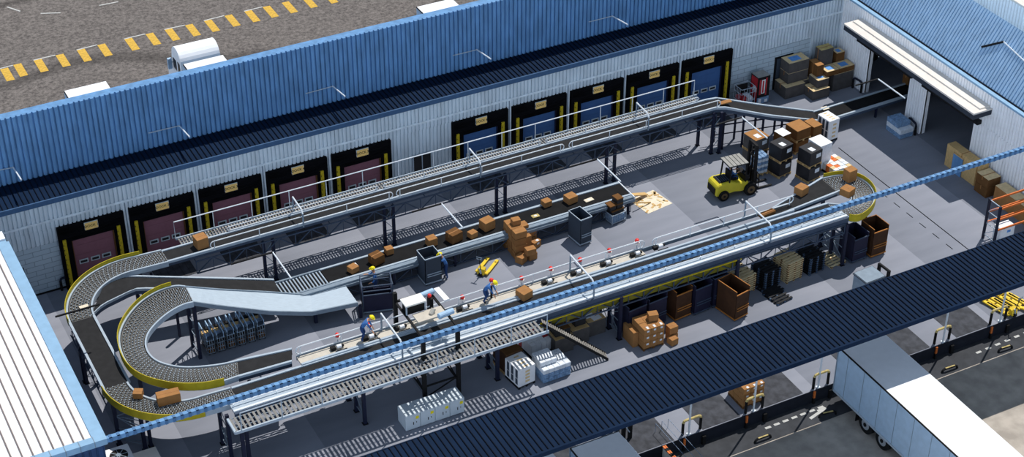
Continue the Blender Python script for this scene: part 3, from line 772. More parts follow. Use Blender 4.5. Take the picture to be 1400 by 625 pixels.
for x, y in ((53.3, 60.2), (52.6, 63.0), (50.9, 62.9)):
    MB().m('leg_navy').box(x-.08, x+.08, y-.08, y+.08, 0, 2.7).build('leg', T, True)
# little stop-button posts on the service deck and their pushers
PX = [(461, 457), (505, 443), (632, 405), (713, 379), (753, 366), (793, 384-30), (833, 341), (871, 328)]
for i, (px, py) in enumerate(PX):
    g = GY(px, py+1, 61.75)
    if px == 793:
        p_ = thing('signal_post', 'thick grey post with red cap beside the middle portal of the front conveyor', 'signal post', (g.x, 61.75, 2.95))
        MB().m('galv').cyl((0,0,0), (0,0,g.z-2.95-.1), .09, 10).build('pole', p_)
        MB().m('red').sphere((0,0,g.z-2.95), .13, 10).build('cap', p_); continue
    p_ = thing('signal_post', f'thin post with red lamp behind the front conveyor, {ORD[i if i < 5 else i-1]} from left', 'signal post', (g.x, 61.75, 2.95), 0, 'red signal lamps behind the front conveyor')
    h = g.z-2.95
    MB().m('galv_light').cyl((0,0,0), (0,0,h-.1), .02, 6).m('cream_white').cyl((0,0,h-.16), (0,0,h-.1), .14, 10).build('pole', p_)
    MB().m('red').sphere((0,0,h), .12, 10).build('lamp', p_)
for i, (px, py) in enumerate(((462, 476), (507, 463), (548, 449), (634, 422), (718, 400), (750, 386), (790, 374), (830, 361), (871, 349), (903, 340))):
    g = G(px, py, 3.1)
    p_ = thing('pusher_unit', f'small black and white pusher motor on the front conveyor, {ORD[i]} from the left', 'pusher', (g.x, 61.3, 3.06), 0, 'pusher motors on the service deck')
    MB().m('black').box(-.36, -.12, -.1, .1, 0, .18).box(-.2, .4, -.24, -.19, 0, .05).build('motor', p_)
    MB().m('white').cyl((-.05, 0, .12), (.18, 0, .12), .10, 10).m('black').cyl((.18, 0, .12), (.3, 0, .12), .08, 8).build('drum', p_)
# ================================================================ GOODS AND MACHINES
def fit(nb, rb, lb, nt, z=0.0):
    a, r_, l_ = G(*nb, z), G(*rb, z), G(*lb, z)
    h = GY(*nt, a.y).z-z; d = r_-a; rot = math.atan2(d.y, d.x)
    w_ = d.length; nrm = Vector((-math.sin(rot), math.cos(rot), 0)); dd = abs((l_-a).dot(nrm))
    return a, w_, dd, h, rot
def carton(name, label, cat, nb, w_, d, h, rot=0, z=0.0, m_='carton', side=None, grp=None, tape='tape', sticker=False, openflap=False, world=None):
    """cardboard box standing on plane z, near bottom corner at pixel nb; returns its empty, centre and top height"""
    a = Vector(world) if world else G(*nb, z)
    co, si = math.cos(rot), math.sin(rot)
    c = a+Vector((co*w_/2-si*d/2, si*w_/2+co*d/2, 0)); c.z = z
    t_ = thing(name, label, cat, c, rot, grp)
    b_ = .012
    mb = MB().m(side or m_).box(-w_/2, w_/2, -d/2, d/2, 0.003, h-.02).m(m_).box(-w_/2-b_*0, w_/2, -d/2, d/2, h-.02, h)
    mb.build('box_body', t_, bevel=.012)
    if tape:
        mb = MB().m(tape).box(-w_/2-.004, w_/2+.004, -.03, .03, h, h+.006).box(-w_/2-.006, -w_/2, -.03, .03, h*.6, h).box(w_/2, w_/2+.006, -.03, .03, h*.6, h)
        mb.build('tape', t_)
    if sticker:
        MB().m('label_white').box(-w_*.12, w_*.22, -d/2-.006, -d/2, h*.55, h*.82).box(w_*.0, w_*.3, -d*.42, -d*.1, h, h+.005).build('shipping_label', t_)
    return t_, a, h+z
def pallet(t_, w_, d, m_='wood', z=0, h=.14):
    mb = MB().m(m_)
    for k in range(5): y = -d/2+(d-.1)*k/4; mb.box(-w_/2, w_/2, y, y+.1, z+h-.025, z+h)
    for x in (-w_/2, -.05, w_/2-.1): mb.box(x, x+.1, -d/2, d/2, z+h-.045, z+h-.025)
    for x in (-w_/2, -.05, w_/2-.1):
        for y in (-d/2, -.05, d/2-.1): mb.box(x, x+.1, y, y+.1, z+.02, z+h-.045)
        mb.box(x, x+.1, -d/2, d/2, z, z+.02)
    return mb.build('pallet', t_)
def base_of(nb, w_, d, rot=0, z=0):
    a = G(*nb, z); co, si = math.cos(rot), math.sin(rot)
    return Vector((a.x+co*w_/2-si*d/2, a.y+si*w_/2+co*d/2, z))
# ---- cartons on the rear and sorting conveyors -----------------------------
def oncv(nb, w_, d, h, rot, z, lab, m_='carton', grp=None, stick=False):
    return carton('carton', lab, 'carton', nb, w_, d, h, rot, z, m_, grp=grp, sticker=stick)
oncv((271, 343), .62, .6, .62, .1, 3.01, 'brown carton riding on the rear conveyor near its left end')
oncv((182, 546), .42, .42, .32, -.5, 3.03, 'small brown carton on the bottom curve of the left outer loop')
oncv((217, 557), 1.05, .5, .5, -.1, 3.03, 'wide brown carton on the bottom curve of the left outer loop')
oncv((716, 413), .62, .62, .42, .25, 3.01, 'brown carton on the front conveyor near the middle of the hall')
oncv((1096, 270), .6, .55, .45, .3, 3.01, 'brown carton on the infeed belt left of the right-hand loop')
oncv((1160, 251), .58, .5, .72, .1, 3.03, 'tall brown carton at the back of the right-hand loop')
oncv((1160, 272), .62, .6, .42, .35, 3.03, 'low brown carton at the front of the right-hand loop')
oncv((1241, 117), .55, .5, .75, .1, .91, 'tall dark brown carton on the outfeed belt in the doorway', 'carton_dark')
carton('parcel', 'small brown parcel on the infeed belt beside the portal frame', 'parcel', (1042, 300), .95, .32, .2, .12, 3.0, 'carton_dark')
carton('flat_parcel', 'flat brown parcel where the rear conveyor meets the ramp', 'parcel', (986, 144), .75, .3, .08, -.02, 3.0, 'carton')
for (x, y, w_, d, h, rt, mm, lab) in (
    (482, 376, .48, .45, .34, .3, 'carton', 'small carton at the left end of the sorting belt'),
    (513, 365, .66, .6, .5, .25, 'carton_dark', 'dark lidded carton on the sorting belt behind the worker in the navy cart'),
    (529, 350, .42, .4, .35, .0, 'carton', 'small carton at the far edge of the sorting belt by the lattice tower'),
    (587, 339, .52, .48, .46, .05, 'carton', 'carton on the sorting belt just behind the tall grey cage'),
    (619, 335, .72, .62, .55, .25, 'carton_dark', 'large dark carton on the sorting belt right of the tall grey cage'),
    (645, 328, .45, .4, .33, .25, 'carton', 'small carton between two larger ones on the sorting belt'),
    (664, 318, .68, .6, .55, .2, 'carton', 'large brown carton on the sorting belt left of the carton pile'),
    (745, 285, .48, .44, .34, .1, 'carton', 'small carton beside the far rail of the sorting belt'),
    (778, 281, .62, .55, .42, .15, 'carton', 'brown carton near the right end of the sorting belt')):
    oncv((x, y), w_, d, h, rt, 1.12, lab, mm)
for px, py, w_, d, rt, lab, mm in ((483, 363.5, .42, .3, .1, 'white paper parcel lying by the small carton on the sorting belt', 'white'), (704, 315, .45, .3, -.1, 'cream paper parcel lying flat left of centre on the sorting belt', 'paper'), (732, 296, .45, .28, 0, 'yellow envelope lying on the sorting belt', 'hoop_tan'), (805, 274, .55, .3, .1, 'cream padded envelope near the right end of the sorting belt', 'paper')):
    a = G(px, py, 1.11); t_ = thing('parcel', lab, 'parcel', a, rt)
    MB().m(mm).box(-w_/2, w_/2, -d/2, d/2, 0, .06).build('wrapper', t_, bevel=.02)
    MB().m('label_white').box(-.08, .08, -.06, .06, .06, .064).build('shipping_label', t_)
# papers on rollers and the far conveyor
for px, py, z, lab in ((115, 420, 3.05, 'cream paper sheet on the top rollers of the left outer loop'), (1128, 148, .93, 'cream paper sheet on the outfeed belt near the bend')):
    a = G(px, py, z); t_ = MB().m('paper').box(-.22, .22, -.16, .16, 0, .02).build('paper_sheet'); t_.location = a; tag(t_, lab, 'paper')
# ---- pile of cartons behind sorting belt -----------------------------------
P1 = crop(670, 300, 8.925)
g0 = G(*P1(295, 480))                       # near corner of the big stack
gx, gy = g0.x, g0.y
grp = None; s_ = .5
cn = 0
def pc(x, y, z, w_=.5, d=.48, h=.42, rt=0, lab='', mm='carton', st=False):
    return carton('carton', lab, 'carton', None, w_, d, h, rt, z, mm, sticker=st, world=(x, y, z), tape='tape')
for k in range(4):
    for c_ in range(3):
        pc(gx+.03*((k+c_) % 2), gy-.08+c_*.485, k*.42, lab=f'{["front", "middle", "rear"][c_]} carton in the {["bottom", "second", "third", "top"][k]} layer of the central stack', w_=.70, d=.465, h=.405, rt=random.uniform(-.05, .05), mm='carton' if (k+c_) % 2 else 'carton_mid')
pc(gx+.78, gy+.83, 0, .55, .5, 1.3, 0, 'tall brown carton behind the right side of the central carton stack')
pc(gx+.78, gy+.35, 0, .5, .5, .88, .1, 'square brown carton leaning beside the central stack, second tallest')
pc(gx+.25, gy+.62, 1.68, .46, .4, .3, -.1, 'small brown carton set on top of the central stack')
pc(gx+.1, gy-.75, 0, .5, .48, .42, .5, 'brown carton on the floor at the front left of the central stack')
pc(gx+.62, gy-.62, 0, .5, .45, .42, .1, 'brown carton on the floor at the front right of the central stack')
pc(gx+.42, gy-.7, .43, .55, .4, .38, -.05, 'brown carton resting across two floor cartons before the central stack')
pc(gx+1.35, gy+.2, 0, .55, .5, .42, .35, 'lone brown carton on the floor right of the central stack', st=True)
pc(gx+1.36, gy+.83, 0, .48, .45, .8, .05, 'brown carton standing right of the central stack near the sorting belt')
# ---- wire/solid cage carts --------------------------------------------------
def cage(name, label, cat, nb, w_, d, h, rot, m_, trim, open_front=False, mesh_top=False, door=True):
    c = base_of(nb, w_, d, rot); t_ = thing(name, label, cat, c, rot)
    H0 = .16; th = .03
    MB().m('black').box(-w_/2, w_/2, -d/2, d/2, H0-.04, H0).m(trim).box(-w_/2-.02, w_/2+.02, -d/2-.02, -d/2+.03, H0-.06, H0+.02).box(-w_/2-.02, -w_/2+.03, -d/2, d/2, H0-.06, H0+.02).build('base', t_)
    for x in (-w_/2+.08, w_/2-.08):
        for y in (-d/2+.08, d/2-.08):
            MB().m('tyre').cyl((x-.03, y, .07), (x+.03, y, .07), .07, 10).m('galv').box(x-.02, x+.02, y-.03, y+.03, .07, .14).build('caster', t_)
    mb = MB().m(m_)
    mb.box(-w_/2, -w_/2+th, -d/2, d/2, H0, h).box(w_/2-th, w_/2, -d/2, d/2, H0, h).box(-w_/2, w_/2, d/2-th, d/2, H0, h)
    fh = h*.88 if open_front else h
    mb.box(-w_/2, w_/2, -d/2, -d/2+th, H0, fh)
    mb.build('panel', t_)
    mb = MB().m(trim); r = .022
    for a_, b_ in (((-w_/2, -d/2), (-w_/2, d/2)), ((w_/2, -d/2), (w_/2, d/2)), ((-w_/2, d/2), (w_/2, d/2))): mb.bar((*a_, h), (*b_, h), .035)
    mb.bar((-w_/2, -d/2, fh), (w_/2, -d/2, fh), .05)
    mb.build('rim', t_); mb = MB().m(trim)
    for z in (.42, .34): mb.bar((-w_*.38, -d/2-.02, h*z), (w_/2, -d/2-.02, h*z), .04)
    mb.build('band', t_)
    return t_
# grey cages
t_ = cage('cage_cart', 'tall solid grey roll cage with open top beside the worker in blue', 'roll cage', (582, 392), .95, 1.0, 1.72, 0, 'cart_grey', 'galv_light')
MB().m('carton_dark').box(-.35, .15, -.35, .1, .2, .75).box(-.1, .35, .1, .45, .2, .6).build('contents', t_)
t_ = cage('cage_cart', 'grey roll cage with its front folded open, right of the carton stack', 'roll cage', (793, 338), .75, 1.15, 1.75, .1, 'cart_grey', 'galv_light')
# navy cart with worker
c = base_of((500, 427), 1.6, 1.2, -.28); nav = thing('picking_cart', 'navy cage cart holding the worker at the end of the steel slide', 'cart', G(516, 420), -.28)
W2, D2 = .78, .5
MB().m('cart_navy').box(-W2, W2, -D2, -D2+.04, .16, 1.2).box(-W2, W2, D2-.04, D2, .16, .9).box(-W2, -W2+.04, -D2, D2, .16, 1.1).box(W2-.04, W2, -D2, D2, .16, 1.1).build('panel', nav)
MB().m('cart_grey').box(-W2, W2, -D2, D2, .12, .16).m('galv').box(-W2-.02, W2+.02, -D2-.03, -D2, .1, .17).build('base', nav)
mb = MB().m('truss')
for z in (1.45, 1.75): mb.bar((-W2, -D2, z), (W2, -D2, z), .05).bar((-W2, D2, z), (W2, D2, z), .05).bar((-W2, -D2, z), (-W2, D2, z), .05).bar((W2, -D2, z), (W2, D2, z), .05)
for x in (-W2, W2):
    for y in (-D2, D2): mb.bar((x, y, .16), (x, y, 1.78), .06)
mb.bar((-W2, -D2, 1.2), (W2, -D2, 1.2), .05)
for k in range(9): mb.bar((W2, -D2+k*.12, .2), (W2, -D2+k*.12, 1.7), .015)
mb.build('frame', nav)
for x in (-W2+.08, W2-.08):
    for y in (-D2+.08, D2-.08): MB().m('tyre').cyl((x-.03, y, .06), (x+.03, y, .06), .06, 10).build('caster', nav)
# small crate trolley with stacked crates by the belt end
P2 = crop(760, 250, 6.25)
tr = thing('crate_trolley', 'small silver wire trolley stacked with dark crates near the end of the sorting belt', 'trolley', base_of(P2(480, 366), .95, .75, .12), .12)
mb = MB().m('galv_light')
for z in (.12, .62):
    mb.bar((-.48, -.38, z), (.48, -.38, z), .04).bar((-.48, .38, z), (.48, .38, z), .04).bar((-.48, -.38, z), (-.48, .38, z), .04).bar((.48, -.38, z), (.48, .38, z), .04)
for k in range(9): mb.bar((-.48+k*.12, -.38, .12), (-.48+k*.12, -.38, .62), .015).bar((-.48, -.38+k*.095, .12), (-.48, -.38+k*.095, .62), .015)
for x in (-.48, .48):
    for y in (-.38, .38): mb.bar((x, y, .02), (x, y, .62), .035)
mb.build('wire_frame', tr)
MB().m('bag_blue').box(-.44, .44, -.34, .34, .12, .5).build('tote', tr)
for i, (x, y, z, lab) in enumerate(((-.2, -.0, .52, 'left crate in the bottom layer on the silver wire trolley'), (.22, .0, .52, 'right crate in the bottom layer on the silver wire trolley'), (.18, .05, .84, 'middle crate of the tall pile on the silver wire trolley'), (.18, .05, 1.16, 'top crate of the tall pile on the silver wire trolley'), (-.3, .05, .84, 'upper left crate on the silver wire trolley'))):
    cc = thing('crate', lab, 'crate', tr.location+Matrix.Rotation(.12, 3, 'Z')@Vector((x, y, z)), .12)
    MB().m('wrap_black').box(-.2, .2, -.25, .25, 0, .3).build('body', cc); MB().m('carton_dark').box(-.21, .21, -.26, .26, .24, .31).build('lid', cc)
# spilled papers at belt end
pp = MB().m('paper').box(-.9, .9, -.95, .75, 0, .012)
rnd = random.Random(5)
for i in range(26): pp.m('wood' if i % 3 else 'wood_pale').obox((rnd.uniform(-.8, .8), rnd.uniform(-.8, .6), .02), (.3, .12, .02), rnd.random()*3)
o = pp.build('cardboard_mat'); o.location = G(888, 275)+Vector((.0, 0, 0)); o.rotation_euler = (0, 0, .15); tag(o, 'pale sheet of flattened cardboard on the floor at the end of the sorting belt', 'cardboard')
# ---- yellow pallet truck (middle) ------------------------------------------
def pallet_truck(label, loc, rz, grp=None, m_='jack_yellow', handle=True, up=False):
    t_ = thing('pallet_truck', label, 'pallet truck', loc, rz, grp)
    for s in (-1, 1):
        MB().m(m_).box(.0, 1.25, s*.27-.09, s*.27+.09, .09, .16).m(m_).extr([(1.25, .16), (1.36, .1), (1.25, .09)], 'y', s*.27-.09, s*.27+.09).m('black').box(1.0, 1.08, s*.27-.05, s*.27+.05, .158, .165).m('tyre').cyl((1.05, s*.27-.06, .05), (1.05, s*.27+.06, .05), .05, 10).build('fork', t_)
    MB().m(m_).box(-.18, .04, -.36, .36, .12, .2).extr([(-.3, .12), (-.02, .12), (-.02, .5), (-.2, .42)], 'y', -.2, .2).build('body', t_)
    MB().m('tyre').cyl((-.28, -.1, .1), (-.28, .1, .1), .1, 12).m('galv_light').cyl((-.28, -.05, .1), (-.28, .05, .5), .05, 8).build('steer_wheel', t_)
    if handle:
        MB().m('black').cyl((-.28, 0, .45), (-.42, 0, 1.25), .025, 8).m('galv').tube([(-.42, -.16, 1.2), (-.42, -.16, 1.32), (-.42, .16, 1.32), (-.42, .16, 1.2), (-.42, -.16, 1.2)], .022, 6).build('handle', t_)
    return t_
pallet_truck('yellow pallet truck standing alone on the floor behind the front conveyor', G(660, 374), math.radians(38))
# ---- forklift ----------------------------------------------------------------
fl = thing('forklift', 'large yellow counterbalance forklift facing the stacked goods, driver under a grey slatted roof', 'forklift', G(1000, 263), math.radians(-4))
Lh = 1.25
mb = MB().m('fork_yellow')
mb.extr([(-1.35, .35), (-1.3, 1.0), (-1.1, 1.1), (-.35, 1.12), (.0, .95), (.75, .9), (.8, .35), (.35, .3), (-.1, .38), (-1.1, .3)], 'y', -.55, .55)
mb.build('chassis', fl, bevel=.06)
MB().m('black').box(-1.08, -.35, -.38, .38, 1.08, 1.14).build('engine_grille', fl)
MB().m('black').box(-1.37, -1.3, -.4, .4, .4, .8).build('counterweight_vent', fl)
for k in range(5): MB().m('cart_grey').box(-1.0+k*.13, -.95+k*.13, -.32, .32, 1.14, 1.17).build('louvre', fl)
def wheel(parent, x, y, r, w_, s):
    mb = MB().m('tyre').cyl((x, y-w_/2, r), (x, y+w_/2, r), r, 20).m('rim_bronze').cyl((x, y+s*w_/2, r), (x, y+s*(w_/2+.02), r), r*.6, 14).m('black').cyl((x, y+s*(w_/2+.02), r), (x, y+s*(w_/2+.04), r), r*.22, 10)
    mb.build('wheel', parent)
for s in (-1, 1): wheel(fl, -.85, s*.52, .33, .26, s); wheel(fl, .85, s*.56, .4, .32, s)
mb = MB().m('black')
for x in (-.42, .55):
    for s in (-1, 1): mb.bar((x-(.0 if x > 0 else .1), s*.5, .9), (x, s*.48, 2.12), .07)
mb.build('roof_post', fl)
mb = MB().m('black').box(-.6, .66, -.56, .56, 2.1, 2.14).m('roof_slat')
for k in range(5): mb.box(-.58+k*.25, -.37+k*.25, -.54, .54, 2.14, 2.18)
mb.build('overhead_guard', fl)
MB().m('black').box(-.32, .1, -.28, .28, 1.0, 1.14).box(-.36, -.26, -.28, .28, 1.1, 1.6).build('seat', fl)
MB().m('black').box(.5, .8, -.45, .45, .85, 1.25).cyl((.5, 0, 1.2), (.3, 0, 1.42), .02).m('black').tube([(.3+.02*math.cos(a), .17*math.sin(a), 1.42+.17*math.cos(a)) for a in [k*PI/5 for k in range(10)]], .02, 5, closed=True).build('dashboard', fl)
mb = MB().m('black')
for s in (-1, 1):
    mb.box(1.12, 1.28, s*.36-.07, s*.36+.07, .08, 3.0).box(1.3, 1.4, s*.22-.04, s*.22+.04, .1, 2.7)
for z in (.4, 1.3, 2.2, 2.95): mb.box(1.14, 1.28, -.4, .4, z, z+.1)
mb.cyl((1.22, 0, .2), (1.22, 0, 2.6), .06, 8)
mb.build('mast', fl)
mb = MB().m('black').box(1.42, 1.48, -.55, .55, .15, .25).box(1.42, 1.48, -.55, .55, .75, .85)
for k in range(5): mb.box(1.42, 1.46, -.5+k*.24, -.46+k*.24, .25, 1.15)
mb.box(1.42, 1.46, -.5, .5, 1.12, 1.18).build('load_backrest', fl)
for s in (-1, 1): MB().m('black').box(1.48, 2.45, s*.3-.06, s*.3+.06, .06, .11).build('fork', fl)
# ---- white bag pallet right of mast -------------------------------------------
def bags(t_, w_, d, n, h, m_='bag_white', z0=.14):
    for k in range(n):
        mb = MB().m(m_ if k % 2 == 0 else 'bag_blue')
        for i in range(3):
            for j in range(2):
                x = -w_/2+w_*(i+.5)/3; y = -d/2+d*(j+.5)/2
                mb.box(x-w_/6+.01, x+w_/6-.01, y-d/4+.01, y+d/4-.01, z0+k*h, z0+(k+1)*h-.01)
        mb.build('bag_layer', t_, bevel=.03)
t_ = thing('bag_pallet', 'pallet of white and blue plastic-wrapped bags just right of the forklift mast', 'pallet of bags', base_of((1035, 242), .75, .85, .0), 0)
pallet(t_, .75, .88); bags(t_, .72, .85, 6, .19)
# ---- stacked pallets of dark wrapped boxes -------------------------------------
def boxpallet(name, label, cat, c, w_, d, h, rot, z=0, m_='wrap_black', top=None, sticker=True, grp=None, top_tape=True, pal='wood'):
    t_ = thing(name, label, cat, (c.x, c.y, z), rot, grp)
    pallet(t_, w_, d, pal)
    MB().m(m_).box(-w_/2+.02, w_/2-.02, -d/2+.02, d/2-.02, .145, h-.02).m(top or m_).box(-w_/2+.02, w_/2-.02, -d/2+.02, d/2-.02, h-.02, h).build('load', t_, bevel=.02)
    if sticker: MB().m('label_white').box(.0, .36, -d/2+.012, -d/2+.02, h*.55, h*.8).box(-w_*.22, w_*.08, -d*.32, d*.05, h, h+.006).build('shipping_label', t_)
    return t_
Q = crop(1020, 160, 4.465)
A1c = base_of(Q(200, 380), .98, 1.05, .18)
boxpallet('boxed_pallet', 'dark wrapped pallet load at the bottom of the left black stack', 'pallet load', A1c, 1.0, 1.05, 1.0, .18, 0)
boxpallet('boxed_pallet', 'dark wrapped pallet load on top of the left black stack', 'pallet load', A1c+Vector((.02, .02, 0)), 1.0, 1.02, 1.02, .18, 1.0)
A2c = base_of(Q(378, 410), .98, 1.05, .18)
boxpallet('boxed_pallet', 'black wrapped pallet load at the bottom of the stack nearest the right-hand loop', 'pallet load', A2c, 1.0, 1.05, 1.0, .18, 0)
boxpallet('boxed_pallet', 'black wrapped pallet load on top of the stack nearest the right-hand loop', 'pallet load', A2c, 1.0, 1.02, 1.02, .18, 1.0)
# kraft box stack behind forklift mast
R1 = crop(960, 120, 4.806)
KB = base_of((1030, 232), 1.05, 1.1, .12)
boxpallet('boxed_pallet', 'grey-brown pallet load under the kraft box behind the forklift mast', 'pallet load', KB, 1.05, 1.1, .95, .12, 0, 'carton_grey', sticker=False)
boxpallet('boxed_pallet', 'large kraft-topped pallet box with white label, raised behind the forklift mast', 'pallet load', KB, 1.08, 1.1, 1.0, .12, .95, 'carton_grey', 'carton')
# brown stack pair behind
BB = base_of((1087, 212), 1.1, 1.1, .1)
boxpallet('boxed_pallet', 'dark brown pallet load at the bottom behind the two black stacks', 'pallet load', BB, 1.1, 1.1, .8, .1, 0, 'carton_dark', sticker=False)
boxpallet('boxed_pallet', 'orange-topped carton pallet on top behind the two black stacks', 'pallet load', BB, 1.1, 1.1, .8, .1, .8, 'carton_dark', 'carton', sticker=False)
boxpallet('boxed_pallet', 'smaller brown carton pallet wedged beside the white wrapped stack', 'pallet load', BB+Vector((1.15, .1, 0)), .7, .95, 1.4, .1, 0, 'carton_dark', 'carton', sticker=False)
# white wrapped stack
def white_cabinet(label, nb, w_, d, h, rot):
    t_ = thing('shrink_pallet', label, 'pallet load', base_of(nb, w_, d, rot), rot)
    pallet(t_, w_, d, 'pallet_black', h=.12)
    MB().m('white').box(-w_/2, w_/2, -d/2, d/2, .13, h).build('load', t_, bevel=.015)
    mb = MB().m('cart_grey')
    for k in range(3): y = -d/2+.1+k*(d-.1)/3; mb.box(-w_/2-.012, -w_/2, y, y+.18, .25, h*.5).box(-w_/2-.012, -w_/2, y, y+.18, h*.54, h*.95)
    mb.build('side_panel', t_)
    mb = MB().m('carton_pale')
    for k in range(4): mb.box(-.1, .16, -d/2-.008, -d/2, .3+k*(h-.4)/4, .42+k*(h-.4)/4)
    for k in range(4): mb.box(-.12, .16, -d/2+.1+k*d/4.4, -d/2+.2+k*d/4.4, h, h+.006)
    mb.build('printed_strip', t_)
    return t_
white_cabinet('white shrink-wrapped pallet stack at the foot of the ramp conveyor bend', (1131, 196), .8, 1.05, 1.5, .1)
boxpallet('boxed_pallet', 'white-topped pallet load behind the black stack nearest the loop', 'pallet load', base_of((1118, 236), .95, 1.1, .1), .95, 1.1, 1.75, .1, 0, 'bag_white', 'white', sticker=False)
boxpallet('boxed_pallet', 'white-topped pallet load behind the left black stack', 'pallet load', base_of((1066, 222), .8, .8, .15), .7, .8, 1.75, .15, 0, 'carton_dark', 'white', sticker=False)
t_ = thing('magazine_pallet', 'low black pallet stacked with white and orange printed packs behind the right-hand loop', 'pallet of packs', base_of((1142, 246), 1.25, 1.5, .1), .1)
pallet(t_, 1.25, 1.5, 'pallet_black')
rnd = random.Random(9)
for i in range(4):
    mb = MB()
    for j in range(5):
        x, y = -.62+i*.31, -.75+j*.3; mb.m(rnd.choice(['white', 'label_white', 'carton_pale', 'white', 'cream_white', 'rack_orange'])).box(x+.01, x+.3, y+.01, y+.29, .14, .55+.03*rnd.random())
    mb.build('pack_row', t_)
hb = thing('tall_tag_post', 'short black post with white and yellow tag behind the black pallet stacks', 'post', G(1129, 222)); MB().m('black').cyl((0,0,0), (0,0,1.1), .03, 8).m('white').box(-.06, .06, -.04, .04, .5, .8).m('dock_yellow').box(-.06, .06, -.04, .04, .3, .5).build('post', hb)
# ---- corner cartons by vending machine -----------------------------------------
Z1 = crop(1010, 40, 4.465)
def crate(lab, nbp, w_, d, h, z=0, side='carton_grey', top='carton_pale', rot=0, world=None, strap=True, patch=False):
    t_, a, zt_ = carton('storage_box', lab, 'box', nbp, w_, d, h, rot, z, top, side, tape='tape' if strap and not patch else None, world=world)
    if patch: MB().m('tape_blue').box(-w_*.28, w_*.2, -d*.3, d*.28, h, h+.006).build('blue_tape', t_)
    return t_, a, zt_
H_ = .83
_, a1, zt1 = crate('long low grey box with pale lid under the two stacked boxes by the door', Z1(282, 430), 1.45, 1.22, H_)
crate('low grey box continuing to the right of the one under the stacked pair', None, 1.0, 1.0, H_, world=(a1.x+1.5, a1.y+.3, 0))
_, a2, zt2 = crate('lower of the two identical grey boxes by the door', None, 1.5, .92, .72, H_+.01, world=(a1.x+.33, a1.y+.33, H_+.01))
crate('upper of the two identical grey boxes by the door, blue tape on its lid', None, 1.5, .92, .72, zt2+.01, patch=True, world=(a1.x+.33, a1.y+.33, zt2+.01))
_, a3, zt3 = crate('open-looking pale-lidded grey box at the front of the corner heap', Z1(450, 437), 1.25, 1.0, .65)
crate('small grey box with blue tape perched on the front box of the corner heap', None, .85, .95, .55, zt3+.01, patch=True, world=(a3.x+.42, a3.y+.2, zt3+.01))
g = G(*Z1(570, 383)); kx = (63.2-g.x)/2.41
crate('tall dark grey box standing left in the rear row of the corner heap', None, .86*kx, .8, 1.2, world=(g.x, g.y, 0), strap=False)
crate('tall dark grey box standing in the middle of the rear row of the corner heap', None, .86*kx, .8, 1.2, world=(g.x+.88*kx, g.y, 0), strap=False)
crate('tall dark grey box standing right in the rear row against the white pillar', None, .64*kx, .8, 1.2, world=(g.x+1.76*kx, g.y, 0), strap=False)
lx = GY(*Z1(540, 262), g.y).x
crate('blue-taped brown box lying on the left of the rear row', None, .93, .8, .36, 1.21, 'carton_dark', 'carton_pale', patch=True, world=(lx, g.y, 1.21))
crate('blue-taped brown box lying on the right of the rear row', None, 63.22-lx-.95, .8, .36, 1.21, 'carton_dark', 'carton_pale', patch=True, world=(lx+.95, g.y, 1.21))
yb_ = g.y+.83
crate('brown open crate between the stacked pair and the rear row', None, .5, .9, GY(*Z1(465, 230), g.y+.3).z, 0, 'carton_dark', 'carton', world=(lx-.55, g.y+.3, 0))
crate('tall grey box with ochre lid at the back of the corner heap', None, .95, .6, GY(*Z1(505, 130), yb_).z, 0, 'carton_grey', 'hoop_tan', world=(GY(*Z1(505, 130), yb_).x, yb_, 0))
crate('brown box with blue tape at the very back corner of the heap', None, .62, .6, GY(*Z1(600, 148), yb_).z, 0, 'carton_dark', 'carton_pale', patch=True, world=(GY(*Z1(600, 148), yb_).x, yb_, 0))
# vending machine
V = thing('vending_machine', 'dark vending machine with red and white front panel against the back wall', 'vending machine', (56.95, 75.55, 0))
MB().m('black').box(-.42, .48, -.38, .38, 0, 1.9).m('roof_slat').box(-.4, .46, -.36, .36, 1.9, 1.92).build('cabinet', V)
MB().m('black').box(-.36, .3, -.4, -.38, .5, 1.82).m('vend_red').box(-.3, -.16, -.405, -.4, .7, 1.75).box(.16, .26, -.405, -.4, .6, 1.8).m('white').box(-.14, .12, -.405, -.4, .75, 1.72).m('vend_red').box(-.08, .04, -.41, -.405, .8, 1.65).build('front_panel', V)
MB().m('bag_blue').box(-.4, .46, -.42, -.38, .05, .48).m('white').box(-.3, -.1, -.43, -.42, .12, .42).box(.15, .35, -.43, -.42, .1, .3).build('lower_panel', V)
MB().m('vend_red').box(-.425, -.42, -.36, .3, .2, 1.85).m('cream_white').box(-.43, -.425, -.3, .1, .9, 1.2).build('side_panel', V)
MB().m('black').box(-.14, .12, -.425, -.41, .52, .62).build('dispense_slot', V)
K = thing('wire_cage', 'silver wire cage of drink packs left of the vending machine', 'wire cage', (55.75, 75.4, 0))
mb = MB().m('galv_light')
for z in (.05, .6, 1.15, 1.5): mb.bar((-.5, -.4, z), (.5, -.4, z), .03).bar((-.5, .4, z), (.5, .4, z), .03).bar((-.5, -.4, z), (-.5, .4, z), .03).bar((.5, -.4, z), (.5, .4, z), .03)
for k in range(6): mb.bar((-.5+k*.2, -.4, .05), (-.5+k*.2, -.4, 1.5), .02).bar((-.5, -.4+k*.16, .05), (-.5, -.4+k*.16, 1.5), .02)
mb.build('wire_frame', K)
MB().m('bag_blue').box(-.42, .42, -.32, .32, .1, .5).m('vend_red').box(-.42, 0, -.32, .32, .52, .8).m('label_white').box(.05, .42, -.32, .32, .52, .75).m('black').box(-.46, .46, .36, .38, .1, 1.4).build('drink_packs', K)
